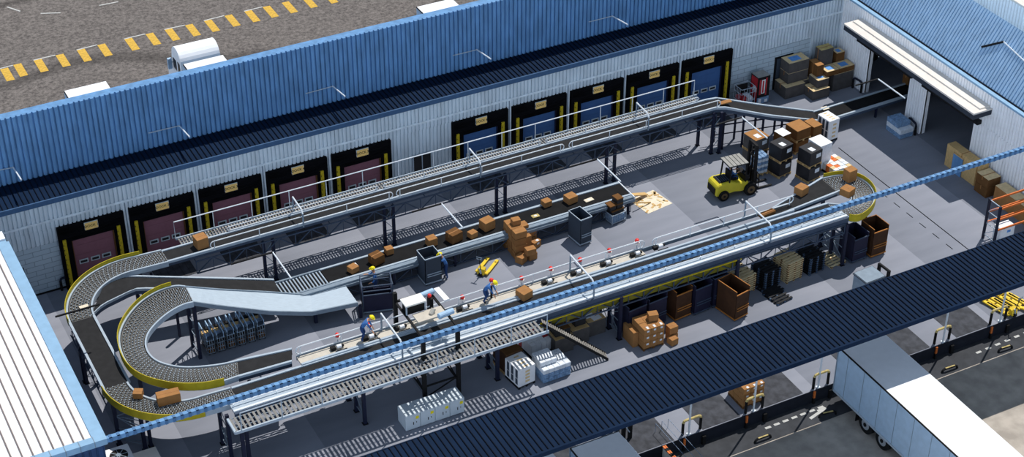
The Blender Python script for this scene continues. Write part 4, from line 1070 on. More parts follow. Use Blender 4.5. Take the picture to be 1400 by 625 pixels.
# bollard hoops
def hoop(label, a, b_, z0=0, h=.75, m_='hoop_tan', legs='black', grp=None):
    t_ = thing('bollard_hoop', label, 'bollard', ((a.x+b_.x)/2, (a.y+b_.y)/2, z0), 0, grp)
    a = a-t_.location; b_ = b_-t_.location; a.z = b_.z = 0; k = (b_-a).normalized()*.12
    MB().m(legs).cyl(a, a+Vector((0,0,h-.12)), .07, 10).build('post', t_); MB().m(legs).cyl(b_, b_+Vector((0,0,h-.12)), .07, 10).build('post', t_)
    MB().m(m_).tube([a+Vector((0,0,h-.14)), a+k*.4+Vector((0,0,h-.03)), a+k+Vector((0,0,h)), b_-k+Vector((0,0,h)), b_-k*.4+Vector((0,0,h-.03)), b_+Vector((0,0,h-.14))], .065, 8).build('top_bar', t_)
hoop('dark hoop bollard on the floor before the first red dock door', G(85, 397), G(107, 391), m_='rack_navy')
hoop('black hoop guard rail beside the first white pillar', G(*crop(1140, 60, 4.465)(114, 268)), G(*crop(1140, 60, 4.465)(164, 298)), m_='rack_navy')
hoop('black hoop guard before the middle white pillar, right of the blue crates', G(*crop(1140, 60, 4.465)(452, 512)), G(*crop(1140, 60, 4.465)(494, 557)), m_='rack_navy')
hl = [((933, 595), (957, 586)), ((1020, 566), (1042, 557)), ((1112, 532), (1131, 524)), ((1277, 470), (1297, 463)), ((1353, 443), (1374, 436))]
for i, (p, q) in enumerate(hl):
    a, b_ = G(*p), G(*q); y = max(YD+.12, (a.y+b_.y)/2); a.y = b_.y = y
    hoop(f'hoop bollard with tan top bar on the front dock edge, {ORD[i]} from the left', a, b_, 0, .85, grp='hoop bollards along the front dock edge')
    m2 = thing('edge_marker', f'thin orange striped marker on the dock face below the {ORD[i]} hoop bollard', 'marker', (a.x-.05, YD-.1, ZF), 0, 'striped edge markers on the dock face')
    MB().m('black').box(-.06, .06, -.05, .05, 0, .35).m('rack_orange').box(-.05, .05, -.04, .04, .35, .75).build('marker_post', m2)
    m3 = thing('dock_bumper', f'black rubber dock bumper below the right leg of the {ORD[i]} hoop bollard', 'bumper', (b_.x+.05, YD-.12, ZF), 0, 'rubber bumpers on the dock face')
    MB().m('tyre').box(-.09, .09, -.06, .06, 0, .5).build('rubber_block', m3)
# blue-white crates by middle pillar
t_ = thing('can_pallet', 'stepped stack of pale blue drink trays before the middle white pillar', 'pallet of trays', base_of(crop(1140, 60, 4.465)(402, 585), .95, 1.35, .0), 0)
for k in range(3):
    x1 = .48 if k < 2 else .1
    mb = MB().m('bag_blue' if k % 2 == 0 else 'bag_white')
    for j in range(4):
        if k == 2 and j < 1: continue
        for i in range(3):
            mb.box(-.48+i*.32, -.48+i*.32+.31, -.68+j*.34+(0.3 if k == 2 else 0)*0, -.68+j*.34+.33, .02+k*.3, .02+k*.3+.29)
    mb.build('tray_layer', t_)
# ---- shipping cage carts and pallets under and before the front conveyor ----
C1 = crop(820, 380, 5.68); C2 = crop(820, 360, 3.72); C3 = crop(960, 340, 5.68); C4 = crop(1130, 280, 4.46)
cage('cage_cart', 'large navy cage cart left of its twin, behind the three-high carton block', 'roll cage', C1(215, 468), 1.15, 1.2, 1.9, .1, 'cart_navy', 'truss', True)
cage('cage_cart', 'large navy cage cart between its twin and the left brown cage cart', 'roll cage', C1(372, 405), 1.15, 1.2, 1.9, .1, 'cart_navy', 'truss', True)
cage('cage_cart', 'brown cage cart with orange rims, left one of the two before the conveyor', 'roll cage', C1(582, 345), 1.02, 1.3, 1.9, .1, 'cart_brown', 'trim_orange', True)
cage('cage_cart', 'navy cage cart standing between the two brown cage carts', 'roll cage', C2(478, 270), 1.05, 1.25, 1.9, .08, 'cart_navy', 'truss', True)
cage('cage_cart', 'navy cage cart half hidden behind the second brown cage cart', 'roll cage', C2(572, 232), .9, 1.2, 1.9, .05, 'cart_navy', 'truss', False)
cage('cage_cart', 'brown cage cart with orange rims beside the pale wooden pallet stack', 'roll cage', C3(250, 572), .92, 1.4, 1.9, .18, 'cart_brown', 'trim_orange', True)
cage('cage_cart', 'navy cage cart under the right-hand roller loop', 'roll cage', C4(152, 363), .98, 1.15, 1.75, .06, 'cart_navy', 'truss', True)
cage('cage_cart', 'brown cage cart with orange rims right of the roller loop legs', 'roll cage', C4(268, 330), 1.0, 1.1, 1.9, .03, 'cart_brown', 'trim_orange', True)
# pallet stacks, one object per pallet
def pal_thing(label, m_, w_=1.05, d=1.2, grp=None):
    t_ = thing('pallet', label, 'pallet', (0,0,0), 0, grp)
    H = .14
    mb = MB().m(m_)
    for k in range(6): y = -d/2+(d-.12)*k/5; mb.box(-w_/2, w_/2, y, y+.12, H-.03, H)
    mb.build('deck', t_)
    for x in (-w_/2, -.05, w_/2-.1):
        mb = MB().m('carton_dark' if m_ != 'pallet_black' else 'pallet_blue')
        for y in (-d/2, -.06, d/2-.12): mb.box(x, x+.1, y, y+.12, .02, H-.03)
        mb.m(m_).box(x, x+.1, -d/2, d/2, 0, .02); mb.build('runner', t_)
    return t_
first = {}
def pstack(c, n, m_, rot, where, grp):
    for k in range(n):
        loc = (c.x+random.uniform(-.01, .01), c.y+random.uniform(-.01, .01), k*.142)
        nm = 'bottom' if k == 0 else ('top' if k == n-1 else ORD[k])
        lab = f'{nm} pallet of {where}' if k in (0, n-1) else f'{nm} pallet up in {where}'
        if m_ not in first:
            first[m_] = pal_thing(lab, m_, grp=grp); o = first[m_]; o.location = loc; o.rotation_euler = (0,0,rot)
        else: o = dup(first[m_], loc, rot, lab)
        o['group'] = grp
pstack(base_of(C3(292, 378), 1.05, 1.2, .13), 8, 'wood_pale', .13, 'the pale wooden stack behind the right brown cage cart', 'pallets of the left wooden stack')
pstack(base_of(C3(484, 330), 1.05, 1.2, .13), 8, 'pallet_black', .13, 'the left black plastic stack', 'pallets of the left black stack')
pstack(base_of(C3(657, 277), 1.05, 1.2, .13), 9, 'wood_pale', .13, 'the pale wooden stack between the two black stacks', 'pallets of the middle wooden stack')
pstack(base_of(C3(832, 216), 1.05, 1.2, .13), 8, 'pallet_black', .13, 'the right black plastic stack near the loop legs', 'pallets of the right black stack')
o = dup(first['wood_pale'], base_of(C3(1005, 160), 1.05, 1.2, .13), .13, 'single wooden pallet lying flat right of the last black stack'); del o['group']
o = dup(first['pallet_black'], base_of(C3(577, 440), 1.05, 1.0, .15), .15, 'single black pallet lying flat before the left black stack'); del o['group']
lean = dup(first['pallet_black'], base_of(C3(545, 372), 1.05, 1.0, .15)+Vector((0, .05, .145)), .2, 'black pallet resting behind the flat one before the left black stack'); del lean['group']
lean.location = base_of(C3(520, 385), 1.05, 1.0, .15)+Vector((0, .1, 0))
# three-high carton block and loose cartons
C5 = crop(840, 430, 10.42)
t0_ = G(*C5(415, 528)); 
rt = .02
for k in range(3):
    for i in range(3):
        for j in range(2):
            if j == 1 and k < 2 or j == 1 or True:
                pc(t0_.x+i*.395, t0_.y+j*.62, k*.40+.12, .385, .6, .395, 0,
                   f'carton in the {["bottom", "middle", "top"][k]} layer of the palletised block, {["left", "centre", "right"][i]} {"front" if j == 0 else "rear"}', 'carton', j == 0)
t_ = thing('pallet', 'dark pallet under the three-high block of labelled cartons', 'pallet', (t0_.x+.59, t0_.y+.61, 0)); pallet(t_, 1.2, 1.24, 'carton_dark', h=.115)
t_ = thing('side_stack', 'column of brown cartons shrink-wrapped to the left rear of the palletised block', 'carton column', (t0_.x-.18, t0_.y+1.0, 0))
MB().m('carton').box(-.15, .15, -.5, .5, 0, .92).build('carton_column', t_); MB().m('tape').box(-.155, .155, -.02, .02, .92, .925).build('tape', t_)
pc(t0_.x+.55, t0_.y+.5, 1.33, .5, .4, .38, -.25, 'small tilted carton on top of the palletised carton block')
g = G(*C5(820, 462))
pc(g.x, g.y, 0, .42, .42, .38, .15, 'brown carton lying nearest the canopy right of the palletised block')
g3 = G(*C5(745, 385)); pc(g3.x+.1, g3.y-.1, 0, .5, .42, .38, .0, 'brown carton under another right of the palletised block')
pc(g3.x+.12, g3.y-.08, .39, .5, .42, .42, .05, 'brown carton stacked on another right of the palletised block')
# goods beneath the walkway end
C6 = crop(660, 460, 7.816)
boxpallet('bulk_carton', 'tall dark brown bulk carton beside the white printed pallet', 'bulk carton', base_of(C6(250, 432), 1.02, 1.25, .1), 1.02, 1.25, 1.3, .1, 0, 'cart_brown', 'carton_dark', sticker=False)
white_cabinet('white printed pallet stack with slatted dark side by the blue tray stack', C6(385, 573), .98, 1.2, 1.2, .12)
c = base_of(C6(650, 512), 1.55, 1.25, .02)
t_ = thing('can_pallet', 'stepped stack of pale blue drink trays right of the white printed pallet', 'pallet of trays', c, .02)
for k in range(4):
    mb = MB(); 
    for i in range(5):
        for j in range(4):
            if k == 3 and (i > 2 or j < 1): continue
            mb.m('bag_white' if (k >= 2) else 'bag_blue').box(-.77+i*.31, -.77+i*.31+.30, -.62+j*.31, -.62+j*.31+.30, .02+k*.27, .02+k*.27+.26)
    mb.build('tray_layer', t_, bevel=.02)
t_ = thing('magazine_pallet', 'pallet of red and white printed packs behind the blue tray stack', 'pallet of packs', base_of(C6(520, 240), 1.25, 1.2, .1), .1)
pallet(t_, 1.25, 1.2, 'pallet_black')
for i in range(4):
    mb = MB()
    for j in range(4): mb.m(rnd.choice(['white', 'white', 'carton_pale', 'vend_red'])).box(-.62+i*.31, -.33+i*.31, -.6+j*.3, -.32+j*.3, .14, .75+.03*rnd.random())
    mb.build('pack_row', t_)
C7 = crop(720, 420, 7.815)
bx = G(*C7(305, 520))
kb = dict(side='carton_grey', top='hoop_tan')
crate('tall grey box with tan rim at the left under the leaning chute', None, 1.05, 1.25, .95, 0, 'carton_grey', 'wood', world=(bx.x, bx.y, 0), strap=False)
crate('tall grey box with tan top in the middle under the leaning chute', None, 1.0, 1.1, .95, 0, 'carton_grey', 'wood', world=(bx.x+1.1, bx.y+.25, 0), strap=False)
crate('grey box with tan top and white papers right of the leaning chute', None, 1.05, 1.35, .95, 0, 'carton_grey', 'wood', world=(bx.x+2.15, bx.y+.5, 0), strap=False)
_, q1, _ = crate('dark brown box on the left tan-rimmed box under the chute', None, .85, .9, .38, .96, 'wrap_black', 'carton_dark', world=(bx.x+.12, bx.y+.2, .96), strap=False)
crate('dark brown box on the middle tan-topped box under the chute', None, .62, .6, .42, .96, 'wrap_black', 'carton_dark', world=(bx.x+1.4, bx.y+.5, .96), strap=False)
for i, (dx, dy) in enumerate(((2.5, 1.0), (2.75, .7))):
    o = MB().m('white').obox((0,0,.006), (.5, .3, .012), .1).build('paper_sheet'); o.location = (bx.x+dx, bx.y+dy, .95); tag(o, f'white paper sheet on the right tan-topped box, {["rear", "front"][i]} one', 'paper')
# lockers
l0 = G(555, 590.7)
for i in range(4):
    t_ = thing('steel_cabinet', f'pale grey low steel cabinet with yellow warning sign, {ORD[i]} of four from the left', 'cabinet', (l0.x+.39+i*.777, l0.y+.45, 0), 0, 'row of low steel cabinets')
    MB().m('locker').box(-.38, .38, -.44, .45, .03, .93).m('cart_grey').box(-.37, .37, -.42, .43, 0, .03).build('body', t_)
    dr = MB().m('locker').box(-.365, .365, -.455, -.44, .06, .90).build('door', t_)
    MB().m('black').box(.0, .03, -.475, -.455, .3, .46).build('handle', dr)
    MB().m('black').box(.16, .19, -.47, -.455, .38, .44).build('lock', dr)
    MB().m('helmet').obox((.0, -.458, .0), (.16, .006, .16)).build('warning_sign', dr).location = (.22, 0, .68)
# nested trolleys under the slide
def trolley(label):
    t_ = thing('hand_trolley', label, 'trolley', (0,0,0), 0, 'row of nested trolleys')
    w_, d, h = .46, 1.15, 1.2
    mb = MB().m('blue_clad_light')
    mb.tube([(-w_/2, -d/2, .9), (-w_/2, -d/2, h), (-w_/2, d/2, h+.1), (-w_/2, d/2, .2)], .03, 6)
    mb.tube([(w_/2-.12, -d/2, .9), (w_/2-.12, -d/2, h), (w_/2-.12, d/2, h+.1), (w_/2-.12, d/2, .2)], .03, 6)
    mb.build('handle', t_)
    mb = MB().m('galv')
    for k in range(6):
        y = -d/2+k*d/5; mb.bar((-w_/2, y, .1), (-w_/2, y, 1.1), .03).bar((w_/2-.1, y, .1), (w_/2-.1, y, .9), .03)
    for k in range(4): z = .12+k*.26; mb.bar((-w_/2, -d/2, z), (-w_/2, d/2, z), .025).bar((-w_/2, -d/2, z), (w_/2-.1, -d/2, z), .03)
    for k in range(4): x = -w_/2+k*.12; mb.bar((x, -d/2, .1), (x, -d/2, .95), .03)
    mb.build('wire_frame', t_)
    mb = MB()
    rn = random.Random(11)
    for k in range(5):
        for j in range(4): mb.m(rn.choice(['black', 'wrap_black', 'coil_steel', 'carton_dark', 'cart_grey', 'wood'])).obox((-.05+rn.uniform(-.05, .05), -d/2+.14+j*.28, .2+k*.18), (.34, .24, .12), rn.uniform(-.3, .3))
    mb.build('load', t_)
    for y in (-d/2+.05, d/2-.05):
        for x in (-w_/2+.03, w_/2-.13): MB().m('tyre').cyl((x, y, .05), (x+.04, y, .05), .05, 8).build('wheel', t_)
    return t_
tl = [f'{ORD[i]} trolley from the left in the nested row under the steel slide' for i in range(6)]
n0 = G(285, 487); tr0 = trolley(tl[0])
for i in range(6):
    loc = Vector((n0.x+.25+i*.535, n0.y+.58, 0))
    if i == 0: tr0.location = loc
    else: dup(tr0, loc, 0, tl[i])
# scanner gantry over the front conveyor
S9 = thing('scanner_gantry', 'black-legged scanning gantry with white cab and blue cameras straddling the front conveyor', 'gantry', (27.1, 60.6, 0))
for x, y, h in ((26.24, 58.86+.0, 4.2), (28.05, 58.86, 4.2), (26.24, 62.0, 4.75), (28.05, 62.0, 4.2)):
    MB().m('black').box(x-.09, x+.09, y-.09, y+.09, 0, h).build('leg', S9, True)
mb = MB().m('black')
for x in (26.24, 28.05):
    mb.bar((x, 58.86, 4.2), (x, 62.0, 4.2), .1)
    for z in (.9, 1.7): mb.bar((x, 58.86, z), (x, 62.0, z), .07)
    mb.bar((x, 58.86, .9), (x, 62.0, 1.7), .05)
for y in (58.86, 62.0):
    mb.bar((26.24, y, 4.2), (28.05, y, 4.2), .1)
    mb.bar((26.24, y, 1.2), (28.05, y, 1.2), .07).bar((26.24, y, .5), (28.05, y, 1.2), .05)
mb.build('frame', S9, True)
MB().m('black').box(26.3, 27.25, 60.75, 61.3, 4.22, 4.72).m('cream_white').box(26.22, 27.3, 60.68, 61.36, 4.72, 4.8).m('galv_light').box(26.24, 26.3, 60.7, 60.76, 4.2, 4.72).box(27.22, 27.28, 60.7, 60.76, 4.2, 4.72).build('scanner_cab', S9, True)
MB().m('blue_clad_light').cyl((27.3, 61.55, 4.45), (28.1, 61.65, 4.45), .15, 12).build('camera_tube', S9, True); MB().m('blue_clad_light').cyl((27.5, 59.75, 4.4), (28.3, 59.85, 4.4), .15, 12).build('camera_tube', S9, True)
MB().m('beige_panel').box(26.5, 28.0, 59.9, 60.6, 4.22, 4.3).cyl((27.3, 60.2, 4.3), (27.5, 60.3, 4.5), .12, 10).build('equipment_tray', S9, True)
MB().m('white').bar((28.3, 61.7, 4.5), (28.35, 60.6, 4.5), .28, .1).build('light_panel', S9, True)
MB().m('red').sphere((27.7, 61.2, 4.6), .11, 8).m('black').cyl((27.75, 61.1, 3.8), (27.75, 61.1, 4.5), .1, 8).build('beacon', S9, True)
# ---- right wall boxes and rack ----------------------------------------------
C8 = crop(1280, 200, 4.81)
def wallbox(lab, nbp, w_, d, h, z=0, side='carton', top='carton_pale', rot=0, world=None):
    return crate(lab, nbp, w_, d, h, z, side, top, rot, world, strap=True)
xw = 63.25
def wb_at(px, w_, y): return None
g = G(*C8(243, 262)); wx = min(g.x, xw-.75)
_, a_, _ = wallbox('long tan crate with blue panel against the right wall', None, .6, 2.6, 1.45, 0, 'wood', 'wood', world=(wx, g.y, 0))
bp = thing('blue_panel', 'blue board leaning on the long tan crate by the right wall', 'board', (wx-.06, g.y+1.5, 0)); MB().m('blue_clad').box(-.03, .03, -.4, .4, 0, 1.2).build('board', bp); MB().m('wood').box(-.035, .035, -.42, .42, 1.2, 1.25).build('edge_strip', bp)
g = G(*C8(272, 272)); g.x = min(g.x, 62.55); wallbox('upright tan box with yellow tape between the long crate and dark boxes', None, .62, .5, 1.5, 0, 'wood', 'hoop_tan', world=(g.x, g.y, 0))
g = G(*C8(355, 332)); g.x = min(g.x, 62.25); wallbox('lower dark brown box by the right wall beside the rack', None, .9, 1.0, .6, 0, 'carton_dark', 'carton_dark', world=(g.x, g.y, 0))
wallbox('upper dark brown box with tan lid by the right wall', None, .92, 1.0, .62, .61, 'carton_dark', 'carton_pale', world=(g.x, g.y, .61))
g = G(*C8(385, 350)); wallbox('very long kraft box with pale lid lying against the right wall', None, .75, 3.6, 1.1, 0, 'carton', 'carton_pale', world=(min(g.x+.1, 62.4), g.y-3.7, 0))
RK = thing('storage_rack', 'storage rack with navy uprights and orange beams by the right wall', 'rack', (61, 57.0, 0))
u1, u2 = G(1353.8, 271.7, 2.6), G(1368.4, 283, 2.6)
for k, (ux, uy) in enumerate(((u1.x, u1.y), (u2.x, u2.y), (u1.x+3.2, u1.y), (u1.x+3.2, u2.y))):
    MB().m('rack_navy').box(ux-.06, ux+.06, uy-.06, uy+.06, 0, 2.6).build('upright', RK, True)
mb = MB().m('galv_light')
for x in (u1.x, u1.x+3.2):
    mb.bar((x, u1.y, 2.55), (x, u2.y, 2.55), .04)
    for k in range(3): mb.bar((x, u1.y, .3+k*.75), (x, u2.y, .3+(k+1)*.75), .035).bar((x, u1.y, .3+k*.75), (x, u2.y, .3+k*.75), .035)
mb.build('bracing', RK, True)
for z in (2.45, 1.75, 1.05):
    for y in (u1.y, u2.y): MB().m('rack_orange').box(u1.x, u1.x+3.2, y-.03, y+.03, z-.06, z+.04).build('beam', RK, True)
t_ = thing('wrapped_box', 'white wrapped box with blue label inside the orange-beamed rack', 'box', (u1.x+.9, (u1.y+u2.y)/2-.1, 0))
MB().m('white').box(-.5, .5, -.3, .3, 0, .95).build('box_body', t_, bevel=.03); MB().m('tape_blue').box(-.05, .2, -.306, -.3, .6, .75).build('label_patch', t_)
# ---- second forklift under the canopy ------------------------------------------
f2 = thing('forklift', 'grey-roofed forklift half hidden by the front dock canopy', 'forklift', (49.75, 55.35, 0), .05)
MB().m('cream_white').extr([(-1.2, .3), (-1.15, .95), (-.3, 1.0), (.6, .85), (.65, .3)], 'y', -.48, .48).build('chassis', f2, bevel=.08)
MB().m('helmet').extr([(-1.24, .25), (-1.24, .5), (-1.0, .55), (-1.0, .25)], 'y', -.5, .5).build('counterweight_band', f2)
mb = MB().m('black')
for x in (-.35, .6):
    for s in (-1, 1): mb.bar((x-(.1 if x < 0 else 0), s*.5, .9), (x, s*.5, 2.1), .07)
mb.build('roof_post', f2)
MB().m('cart_grey').box(-.55, .75, -.55, .55, 2.1, 2.16).m('galv').box(-.5, .7, -.5, .5, 2.16, 2.19).build('overhead_guard', f2)
MB().m('galv').box(-.5, -.46, -.5, .5, 1.0, 2.1).build('rear_window', f2)
mb = MB().m('black')
for s in (-1, 1): mb.box(1.0, 1.14, s*.36-.07, s*.36+.07, .08, 2.3)
for z in (.4, 1.0, 1.6, 2.2): mb.box(1.02, 1.12, -.4, .4, z, z+.12)
mb.build('mast', f2)
mb = MB().m('black')
for k in range(5): mb.box(1.3, 1.35, -.5+k*.24, -.44+k*.24, .2, 1.3)
mb.box(1.3, 1.36, -.52, .52, 1.25, 1.35).box(1.3, 1.36, -.52, .52, .4, .5).build('load_backrest', f2)
for s in (-1, 1): wheel(f2, -.75, s*.45, .28, .2, s); wheel(f2, .65, s*.48, .33, .24, s)
for s in (-1, 1): MB().m('black').box(1.36, 2.2, s*.25-.06, s*.25+.06, .06, .11).build('fork', f2)
# ---- yellow pallet trucks at the right of the dock --------------------------------
C9 = crop(1320, 380, 8.925)
g = G(*C9(440, 345))
for i, (px, py) in enumerate(((255, 280), (445, 225))):
    o = pallet_truck('yellow pallet truck parked on the front dock, %s of three' % ['left', 'middle'][i], G(*C9(px, py)), math.radians(-78), None, 'jack_yellow', False)
    MB().m('jack_yellow').box(.1, 1.2, -.07, .07, .1, .15).m('black').box(.5, .62, -.04, .04, .15, .16).build('centre_bar', o)
o = pallet_truck('yellow pallet truck parked facing the others on the front dock, handle raised', G(*C9(540, 440)), math.radians(100), None, 'jack_yellow', True)
o = pallet_truck('yellow pallet truck at the far right of the front dock', G(*C9(735, 372)), math.radians(104), None, 'jack_yellow', False)
# ---- carton pallet on the front dock -----------------------------------------------
D1 = crop(860, 480, 4.308)
dz = G(*D1(668, 342))
for k in range(3):
    for i in range(3):
        for j in range(3):
            if k < 2 and i > 0 and j > 0: continue
            pc(dz.x+i*.40, dz.y+j*.42, .12+k*.36, .39, .41, .35, 0, f'carton in the {["bottom", "middle", "top"][k]} layer of the dock pallet, row {["front", "middle", "rear"][j]}, {["left", "centre", "right"][i]}', 'carton', j == 0)
t_ = thing('pallet', 'dark pallet under the carton load on the front dock', 'pallet', (dz.x+.6, dz.y+.62, 0)); pallet(t_, 1.22, 1.28, 'carton_dark', h=.115)
# ---- trailers --------------------------------------------------------------------------
def trailer(label, x0, x1, yr, yf, wheels=True, z0=-.05, top=2.65, cat='trailer', grp=None, name='semi_trailer'):
    t_ = thing(name, label, cat, ((x0+x1)/2, (yr+yf)/2, ZF), 0, grp)
    s = 1 if yr > yf else -1
    ya, yb = min(yr, yf), max(yr, yf)
    MB().m('trailer_side').box(x0, x1, ya, yb, z0+.1, top-.03).m('trailer_white').box(x0-.01, x1+.01, ya-.01, yb+.01, top-.03, top).build('box_body', t_, True)
    mb = MB().m('galv')
    y = ya+1.2
    while y < yb: mb.box(x0-.012, x0, y, y+.025, z0+.1, top-.04); y += 1.25
    mb.build('panel_seam', t_, True)
    mb = MB().m('galv_light').box(x0-.03, x0+.02, ya, yb, z0, z0+.12).box(x1-.02, x1+.03, ya, yb, z0, z0+.12).m('black').box(x0-.02, x0+.03, ya, yb, top-.06, top+.01).m('cart_grey').box(x0+.3, x1-.3, ya, yb, z0-.15, z0)
    mb.build('frame_rail', t_, True)
    mb = MB().m('galv').box(x0-.03, x0+.08, yr-.05*s, yr+.02*s, z0, top) if s < 0 else MB().m('galv').box(x0-.03, x0+.08, yr-.03, yr+.03, z0, top)
    mb.box(x1-.08, x1+.03, yr-.03, yr+.03, z0, top).box(x0, x1, yr-.03, yr+.03, top-.12, top); mb.build('rear_frame', t_, True)
    if wheels:
        for wy in (yr-2.6*s, yr-3.9*s):
            for x, sg in ((x0+.18, -1), (x1-.18, 1)):
                r = .5
                MB().m('tyre').cyl((x-.16, wy, ZF+r), (x+.16, wy, ZF+r), r, 24).m('rim_grey').cyl((x+sg*.16, wy, ZF+r), (x+sg*.175, wy, ZF+r), r*.55, 16).m('black').cyl((x+sg*.175, wy, ZF+r), (x+sg*.22, wy, ZF+r), r*.2, 10).build('wheel', t_, True)
        MB().m('black').box(x0+.02, x0+.4, yr-1.85*s-.02, yr-1.85*s+.02, ZF+.15, z0).build('mudflap', t_, True); MB().m('black').box(x1-.4, x1-.02, yr-1.85*s-.02, yr-1.85*s+.02, ZF+.15, z0).build('mudflap', t_, True)
    return t_
trailer('long white box trailer backed against the front dock at the right', 44.47, 47.06, 50.75, 37.5)
trailer('white box trailer roof at the bottom edge behind the black dock frame', 29.48, 31.95, 50.42, 37.5)
trailer('white trailer roof corner peeking out left of the other front trailers', 26.2, 28.62, 50.66, 37.5)
# rear yard trailers
trailer('white trailer roof beyond the upper wall at the far left', 18.2, 20.75, 80.2, 92.0, True, 0.3, 2.6)
trailer('white trailer roof beyond the upper wall at top centre', 41.4, 43.95, 80.2, 92.1, True, .3, 2.6)
tk = trailer('white trailer coupled to the round-roofed truck cab beyond the upper wall', 25.6, 28.15, 80.2, 92.0, True, .3, 2.5)
cb = thing('truck_cab', 'white truck cab with rounded roof fairing parked beyond the upper wall', 'truck', (26.8, 93.3, ZF))
pr = [(92.3, -.3), (92.3, 2.3)]+[(93.2-.9*math.cos(a), 2.3+.75*math.sin(a)) for a in [PI*k/12 for k in range(1, 12)]]+[(94.1, 2.3), (94.5, 1.0), (95.3, .8), (95.4, -.3)]
MB().m('trailer_white').extr(pr, 'x', 25.55, 28.1).build('cab_body', cb, True)
MB().m('window_dark').box(25.53, 25.55, 92.6, 93.0, 1.5, 2.2).box(25.53, 25.55, 93.3, 93.9, 1.4, 2.1).build('side_window', cb, True)
MB().m('trailer_side').box(25.2, 25.45, 93.9, 94.1, 1.3, 2.0).bar((25.4, 94.0, 1.7), (25.6, 94.0, 1.7), .05).build('mirror', cb, True)
MB().m('galv').box(25.4, 25.6, 92.2, 94.2, .0, .6).build('side_tank', cb, True)
for y in (93.0, 94.7):
    for x in (25.65, 28.0): MB().m('tyre').cyl((x-.15, y, ZF+.48), (x+.15, y, ZF+.48), .48, 18).build('wheel', cb, True)
# markings
n = 0
pts = [(0, 95), (18, 89), (46, 83), (76, 76), (105, 69), (133, 62), (170, 54), (199, 47), (225, 41), (253, 35), (279, 29), (307, 22), (334, 16), (359, 10), (385, 4), (412, -3), (440, -9), (468, -16)]
for i, (px, py) in enumerate(pts):
    g = G(px, py, ZF)
    o = MB().m('line_yellow').add([(0,0,0), (.52,0,0), (.52,-1.75,0), (0,-1.75,0), (0,0,.012), (.52,0,.012), (.52,-1.75,.012), (0,-1.75,.012)], [(0,3,2,1),(4,5,6,7),(0,1,5,4),(1,2,6,5),(2,3,7,6),(3,0,4,7)]).build('road_marking'); o.location = g
    tag(o, f'yellow painted bar on the rear asphalt, number {i+1} from the left' if False else f'yellow painted bar on the rear asphalt, {(ORD+["thirteenth","fourteenth","fifteenth","sixteenth","seventeenth","eighteenth"])[i]} from the left', 'road marking', 'yellow bars on the rear asphalt')
for i, (p, q) in enumerate((((-14, 98), (18, 90)), ((46, 83), (76, 76)), ((105, 69), (133, 62)), ((170, 54), (199, 47)), ((225, 41), (253, 35)), ((279, 29), (307, 22)), ((334, 16), (359, 10)), ((10, 10), (28, 16)), ((56, 19), (83, 18)), ((136, 8), (162, 3)))):
    a, b_ = G(*p, ZF), G(*q, ZF); c = (a+b_)/2
    o = MB().m('line_white').bar(a-c+Vector((0,.06,.005)), b_-c+Vector((0,.06,.005)), .11, .012).build('road_marking'); o.location = c
    lab = (f'thin white line joining a pair of yellow bars, {ORD[i]} from the left' if i < 7 else f'short white line near the top left corner, {ORD[i-7]} from the left')
    tag(o, lab, 'road marking', 'thin white lines on the rear asphalt')
dash = [((1338+k*13, 482-k*5.4)) for k in range(6)]+[((1050+k*12, 585-k*4.6)) for k in range(7)]+[(860+0*k, 0) for k in range(0)]
for i, (px, py) in enumerate(dash):
    g = G(px, py, ZF); o = MB().m('line_white').box(-.16, .16, -.07, .07, 0, .02).build('lane_dash'); o.location = g
    tag(o, f'short white painted dash on the front yard, {"right" if i < 6 else "middle"} run, {ORD[i % 6 if i < 6 else i-6]} from its left', 'road marking', 'white dashes on the front yard')
a, b_ = G(1107.6, 573, ZF), G(1129, 558, ZF); c = (a+b_)/2
o = MB().m('line_white').bar(a-c, b_-c, .16, .03).bar(b_-c, b_-c+Vector((-.5, .0, 0)), .14, .012).build('arrow_marking'); o.location = c+Vector((0,0,.006)); tag(o, 'white painted arrow on the yard left of the long trailer', 'road marking')
for i, (p, q) in enumerate((((1365, 480), (1384, 474)), ((1288, 508), (1309, 501)), ((1120, 569), (1143, 564)), ((1032, 604), (1054, 596)), ((1038, 600), (1045, 597)))[:4]):
    a, b_ = G(*p, ZF+.1), G(*q, ZF+.1); c = (a+b_)/2; c.z = ZF; a = a-c; b_ = b_-c; a.z = b_.z = 0
    t_ = thing('wheel_stop', f'low dark hoop wheel stop on the front yard, {ORD[3-i]} from the left', 'wheel stop', c, 0, 'hoop wheel stops on the front yard')
    MB().m('black').tube([a, a+Vector((0.05,0,.15)), a.lerp(b_, .15)+Vector((0,0,.2)), a.lerp(b_, .85)+Vector((0,0,.2)), b_+Vector((-.05,0,.15)), b_], .06, 8).build('hoop', t_)
    MB().m('hoop_tan').tube([a.lerp(b_, .2)+Vector((0,0,.22)), a.lerp(b_, .8)+Vector((0,0,.22))], .05, 8).build('worn_top', t_)
# grooves in the floor
o = MB().m('shelter_black').box(-.03, .03, -6, 6, 0, .006).build('floor_groove'); o.location = (58.1, 62.8, 0); tag(o, 'long dark groove running across the floor towards the front at the right', 'floor groove')
for i in range(7):
    o = MB().m('shelter_black').box(-.025, .025, -.28, .28, 0, .006).build('floor_groove'); o.location = (57.36-.0*i, 64.6-i*1.15, 0); tag(o, f'short dark dash left of the long floor groove, {ORD[i]} from the back', 'floor groove', 'dashed floor groove')
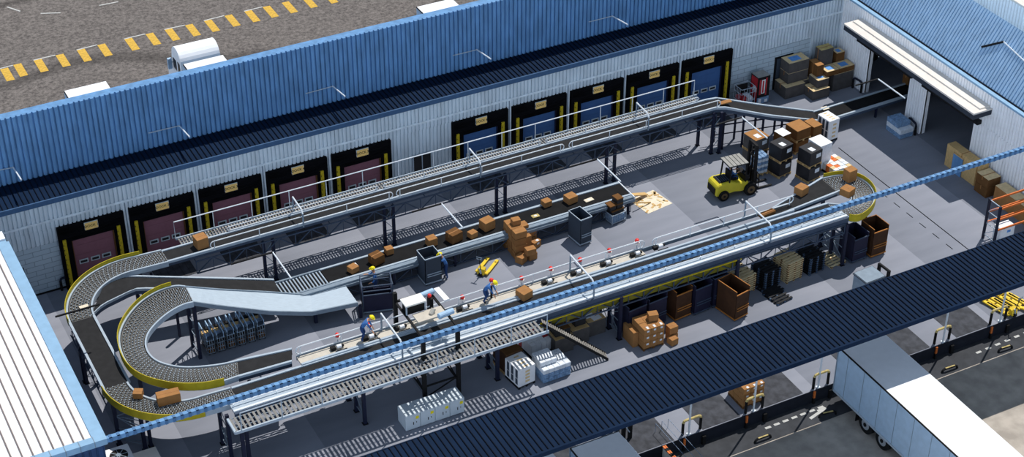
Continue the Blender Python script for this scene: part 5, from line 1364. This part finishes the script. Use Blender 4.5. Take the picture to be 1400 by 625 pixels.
# roof lights hanging in the hall and on the upper wall
LZ = 5.2
for i, (p, q) in enumerate((((74, 429), (136, 416)), ((315, 360.5), (373, 345)), ((562.4, 289), (603.8, 278.5)), ((777, 227), (816.5, 217.6)), ((980, 167), (1014.5, 160.5)), ((1170, 117), (1200.5, 108)))):
    b_ = G(*q, LZ); L_ = 2.45; dxl = (b_-G(*p, LZ)).length
    t_ = thing('hanging_light', f'L-shaped hanging light with dark bar and white tube over the hall, {ORD[i]} from the left', 'hanging light', b_, 0, 'hanging lights over the hall')
    MB().m('black').bar((0,0,0), (-dxl,0,0), .07).build('support_bar', t_)
    if i: MB().m('rail_white').cyl((0,0,0), (0,-L_,0), .04, 8).build('light_tube', t_)
for i, (p, q) in enumerate((((-14, 235), (18, 229)), ((203, 182), (245, 172)), ((418, 128), (455, 118)), ((619, 76), (652, 68)), ((805, 30), (837, 22)))):
    a, b_ = GY(*p, 78.36), GY(*q, 78.36)
    t_ = thing('wall_light', f'thin white light arm on the blue upper wall, {ORD[i]} from the left', 'wall light', b_, 0, 'light arms on the blue upper wall')
    MB().m('galv_light').cyl((0,0,0), (a.x-b_.x,0,a.z-b_.z), .03, 8).build('support_bar', t_)
    MB().m('rail_white').cyl((0,.03,0), (0,-1.75,.26), .04, 8).build('light_tube', t_)
g = Vector((0,0,0))
def on_roof(px, py):
    # right-hand roof plane through the eave (XR+.26, 5.46) and ridge (RX, 8.6)
    lo, hi = 5.46, 8.7
    for _ in range(40):
        z = (lo+hi)/2; p = G(px, py, z); zr = 5.46+(p.x-XR-.26)/(RX-XR-.26)*(8.6-5.46)
        if zr > z: lo = z
        else: hi = z
    return G(px, py, z)+Vector((0,0,.04))
a, b_, c = on_roof(1342, 65), on_roof(1372, 58), on_roof(1400, 84)
t_ = thing('roof_light', 'dark bar and white tube light lying on the pale blue right-hand roof', 'roof light', b_)
MB().m('black').bar(a-b_, (0,0,0), .1).build('support_bar', t_); MB().m('rail_white').cyl((0,0,0), c-b_+(c-b_)*.3, .04, 8).build('light_tube', t_)
# air handler at bottom left
ah = thing('air_conditioner', 'white air conditioning unit with black fan beside the left block', 'air conditioner', G(174, 606, 1.2)-Vector((.55,.75,1.2)), .0)
MB().m('white').box(-.75, .55, -.6, .75, 0, 1.2).build('casing', ah, bevel=.02)
MB().m('black').cyl((-.05, .1, 1.2), (-.05, .1, 1.23), .42, 24).m('galv').cyl((-.05, .1, 1.23), (-.05, .1, 1.26), .12, 12).build('fan', ah)
mb = MB().m('galv_light')
for k in range(4): a = k*PI/4; mb.bar((-.05-.4*math.cos(a), .1-.4*math.sin(a), 1.24), (-.05+.4*math.cos(a), .1+.4*math.sin(a), 1.24), .02)
mb.build('fan_guard', ah)
g = G(212, 611, 1.15); t_ = thing('cream_container', 'flat-topped cream container right of the air conditioner', 'container', (g.x-.7, g.y-1.5, 0))
MB().m('cream_white').box(-.7, .7, -1.5, 1.5, 0, 1.12).build('casing', t_); MB().m('canopy_cream').box(-.72, .72, -1.52, 1.52, 1.12, 1.15).build('lid', t_)
# black frame by the second trailer, ramp rail
t_ = thing('black_frame', 'black cage frame with white braces standing on the dock behind the white trailer', 'frame', (G(846, 612).x, 52.3, 0))
mb = MB().m('black')
for k in range(5): mb.box(-.75+k*.36, -.55+k*.36, -.05, .05, 0, 1.9)
mb.box(-.8, .8, -.06, .06, 1.85, 1.95).build('slats', t_)
MB().m('galv_light').bar((-.75, -.1, .4), (.0, -.1, 1.8), .05).bar((.0, -.1, 1.8), (.7, -.1, .5), .05).bar((-.7, -.1, 1.6), (.75, -.1, 1.1), .05).build('brace', t_)
t_ = thing('ramp_wall', 'white ramp side wall with orange striped edge at the bottom of the yard', 'ramp wall', (34.9, 48.4, ZF))
MB().m('canopy_cream').box(-.06, .06, -2.6, 2.6, 0, .8).build('panel', t_)
mb = MB()
for k in range(26): mb.m('rack_orange' if k % 2 else 'black').box(-.08, .1, -2.6+k*.2, -2.4+k*.2, .8, .86)
mb.build('striped_edge', t_)
for i in range(5):
    x = 32.9+i*.35 if i < 2 else 34.4+i*.35
    o = MB().m('coil_steel').cyl((0,-2.5,0), (0,1.2,0), .012, 6).cyl((0,1.2,0), (0,1.2,-.6), .012, 6).build('handrail_cable'); o.location = (x, 50.9, .55)
    tag(o, f'thin blue-grey cable rail at the dock steps, {ORD[i]} from the left', 'cable rail', 'cable rails at the dock steps')
# trailer seen through the doorway
t_ = thing('parked_trailer', 'dark undercarriage wheel of a trailer parked outside the first side opening', 'trailer', (66.5, 76.5, 0))
MB().m('tyre').cyl((-.3, 0, .5), (.0, 0, .5), .5, 20).build('wheel', t_); MB().m('white').cyl((-.33, 0, .5), (-.3, 0, .5), .2, 12).build('hub', t_)
MB().m('cart_grey').box(-.1, 2, -1, 4, 1.0, 1.2).build('chassis', t_)
# ================================================================ PEOPLE
def person(label, loc, rz, lean=0., arms=((.35, -.2, 1.05), (.35, .2, 1.05)), sit=False, knee=0., hat='helmet', shirt='cloth_blue', trous='cloth_navy', look=.15):
    """one continuous skinned figure facing +x; lean tips the torso forward, arms are hand positions"""
    root = thing('person', label, 'person', loc, rz)
    hipz = .92-knee*.25 if not sit else .55
    hx = 0 if not sit else -.1
    V = []; Ed = []; Rr = []; K = []
    def v(p, r, k, par=None):
        V.append(Vector(p)); Rr.append(r); K.append(k)
        if par is not None: Ed.append((par, len(V)-1))
        return len(V)-1
    def up(h, fx=0.0, y=0.0):   # point h above the hips along the leaning spine
        return (hx+math.sin(lean)*h+math.cos(lean)*fx, y, hipz+math.cos(lean)*h-math.sin(lean)*fx)
    pel = v((hx, 0, hipz), (.15, .12), 't'); wa = v(up(.2), (.14, .11), 's', pel); ch = v(up(.40), (.165, .12), 's', wa)
    nk = v(up(.55), (.06, .06), 'k', ch); hd0 = v(up(.64, .02), (.085, .09), 'k', nk); hd = v(up(.74, .03), (.085, .1), 'k', hd0); ht = v(up(.82, .02), (.055, .065), 'k', hd)
    for s, hand in ((-1, arms[0]), (1, arms[1])):
        sh = v(up(.46, 0, s*.19), (.065, .065), 's', ch)
        S0 = Vector(V[sh]); H1 = Vector(hand); mid = (S0+H1)/2; d = H1-S0; reach = .56
        if d.length > reach: H1 = S0+d.normalized()*reach; mid = (S0+H1)/2
        bend = math.sqrt(max(0, (.28**2)-((H1-S0).length/2)**2)); el = mid+Vector((-.3, s*.45, -.85)).normalized()*bend
        e_ = v(el, (.045, .045), 's', sh); w1 = v(el.lerp(H1, .9), (.03, .03), 'k', e_)
        dirn = (H1-el).normalized(); side = dirn.cross(Vector((0,0,1))).normalized() if abs(dirn.z) < .9 else Vector((0,1,0))
        pm = v(H1+dirn*.04, (.035, .022), 'k', w1)
        for f_ in range(4):
            b0 = H1+dirn*.08+side*(-.03+.02*f_); ln = (.05, .06, .055, .042)[f_]
            a1_ = v(b0, (.01, .01), 'k', pm); v(b0+dirn*ln+Vector((0,0,-.02)), (.009, .009), 'k', a1_)
        tb = v(H1+dirn*.02+side*s*-.04, (.011, .011), 'k', w1); v(H1+dirn*.06+side*s*-.055, (.01, .01), 'k', tb)
    for s in (-1, 1):
        if sit: kn = (hx+.42, s*.13, .62); an = (hx+.5, s*.13, .2)
        else: kn = (hx+.05+knee*.15, s*.11, hipz*.52); an = (hx-.02, s*.12, .09)
        th = v((hx, s*.09, hipz-.06), (.095, .095), 't', pel); k_ = v(kn, (.065, .065), 't', th); a_ = v(an, (.045, .045), 't', k_)
        v((an[0]+.14, an[1]+s*.02, max(.04, an[2]-.05)), (.045, .035), 'b', a_)
    me = bpy.data.meshes.new('body'); me.from_pydata([tuple(p) for p in V], Ed, []); me.update()
    o = bpy.data.objects.new('body', me); COL.objects.link(o)
    md = o.modifiers.new('skin', 'SKIN'); 
    sv = me.skin_vertices[0].data if me.skin_vertices else None
    if sv is None:
        bpy.context.view_layer.objects.active = o; bpy.ops.mesh.customdata_skin_add(); sv = me.skin_vertices[0].data
    for i, r in enumerate(Rr): sv[i].radius = r; sv[i].use_root = (i == 0)
    o.modifiers.new('sub', 'SUBSURF').levels = 1; o.modifiers['sub'].render_levels = 1
    dg = bpy.context.evaluated_depsgraph_get(); dg.update(); m2 = bpy.data.meshes.new_from_object(o.evaluated_get(dg))
    o.modifiers.clear(); o.data = m2; bpy.data.meshes.remove(me)
    m2.materials.clear(); names = [shirt, trous, 'skin', 'black']
    for nm in names: m2.materials.append(MATS[nm])
    idx = {'s': 0, 't': 1, 'k': 2, 'b': 3}
    for p in m2.polygons:
        c_ = p.center; best = min(range(len(V)), key=lambda i: (V[i]-c_).length-max(Rr[i])*.6)
        p.material_index = idx[K[best]]; p.use_smooth = True
    o.parent = root
    hp = Vector(up(.80, .03))
    rot = Matrix.Rotation(lean, 3, 'Y')
    mb = MB().m(hat)
    mb.sphere((0,0,0), .125, 14, (1.1, .95, .85), 0.0)
    mb.tube([(.02+.155*math.cos(a), .125*math.sin(a), .0) for a in [k*PI/8 for k in range(16)]], .014, 5, closed=True)
    h_ = mb.build('hard_hat', root, smooth=True); h_.location = hp; h_.rotation_euler = (0, lean, 0)
    # face
    f_ = MB().m('skin').sphere((.105, 0, -.07), .02, 6).sphere((0, .095, -.07), .025, 6).sphere((0, -.095, -.07), .025, 6).m('black').sphere((.09, .035, -.045), .012, 6).sphere((.09, -.035, -.045), .012, 6).m('vend_red').box(.088, .1, -.025, .025, -.125, -.115)
    q = f_.build('face', root); q.location = hp; q.rotation_euler = (0, lean, 0)
    return root
person('person in blue overalls and yellow hard hat standing inside the navy picking cart', (27.72, 67.98, .17), math.radians(165), .12, ((.45, -.3, 1.15), (.3, .3, 1.0)))
person('person in blue with yellow hard hat reaching into the tall grey cage', (31.72, 67.8, 0), math.radians(172), .42, ((.75, -.15, 1.2), (.75, .15, 1.15)))
person('person in blue with yellow hard hat bent over the front conveyor near its left end', Vector((G(496, 466, 3.08).x, 61.35, 3.08)), math.radians(-30), .7, ((.6, -.2, .6), (.55, .2, .55)), knee=.5)
person('person in blue bending on the front conveyor deck beside the black red-capped post', Vector((30.75, 61.35, 3.08)), math.radians(-50), .75, ((.62, -.15, .55), (.62, .15, .55)), knee=.6)
fd = person('driver in blue with yellow hard hat seated in the large yellow forklift', fl.location+Vector((-.12, 0, .55)), math.radians(-4), .05, ((.38, -.15, .88), (.38, .15, .88)), sit=True)
p_ = thing('signal_post', 'black post with a red cap beside the person bending on the conveyor deck', 'signal post', (31.2, 61.5, 3.06))
MB().m('black').cyl((0,0,0), (0,0,1.0), .06, 8).build('pole', p_); MB().m('red').sphere((0,0,1.08), .12, 10).build('cap', p_)
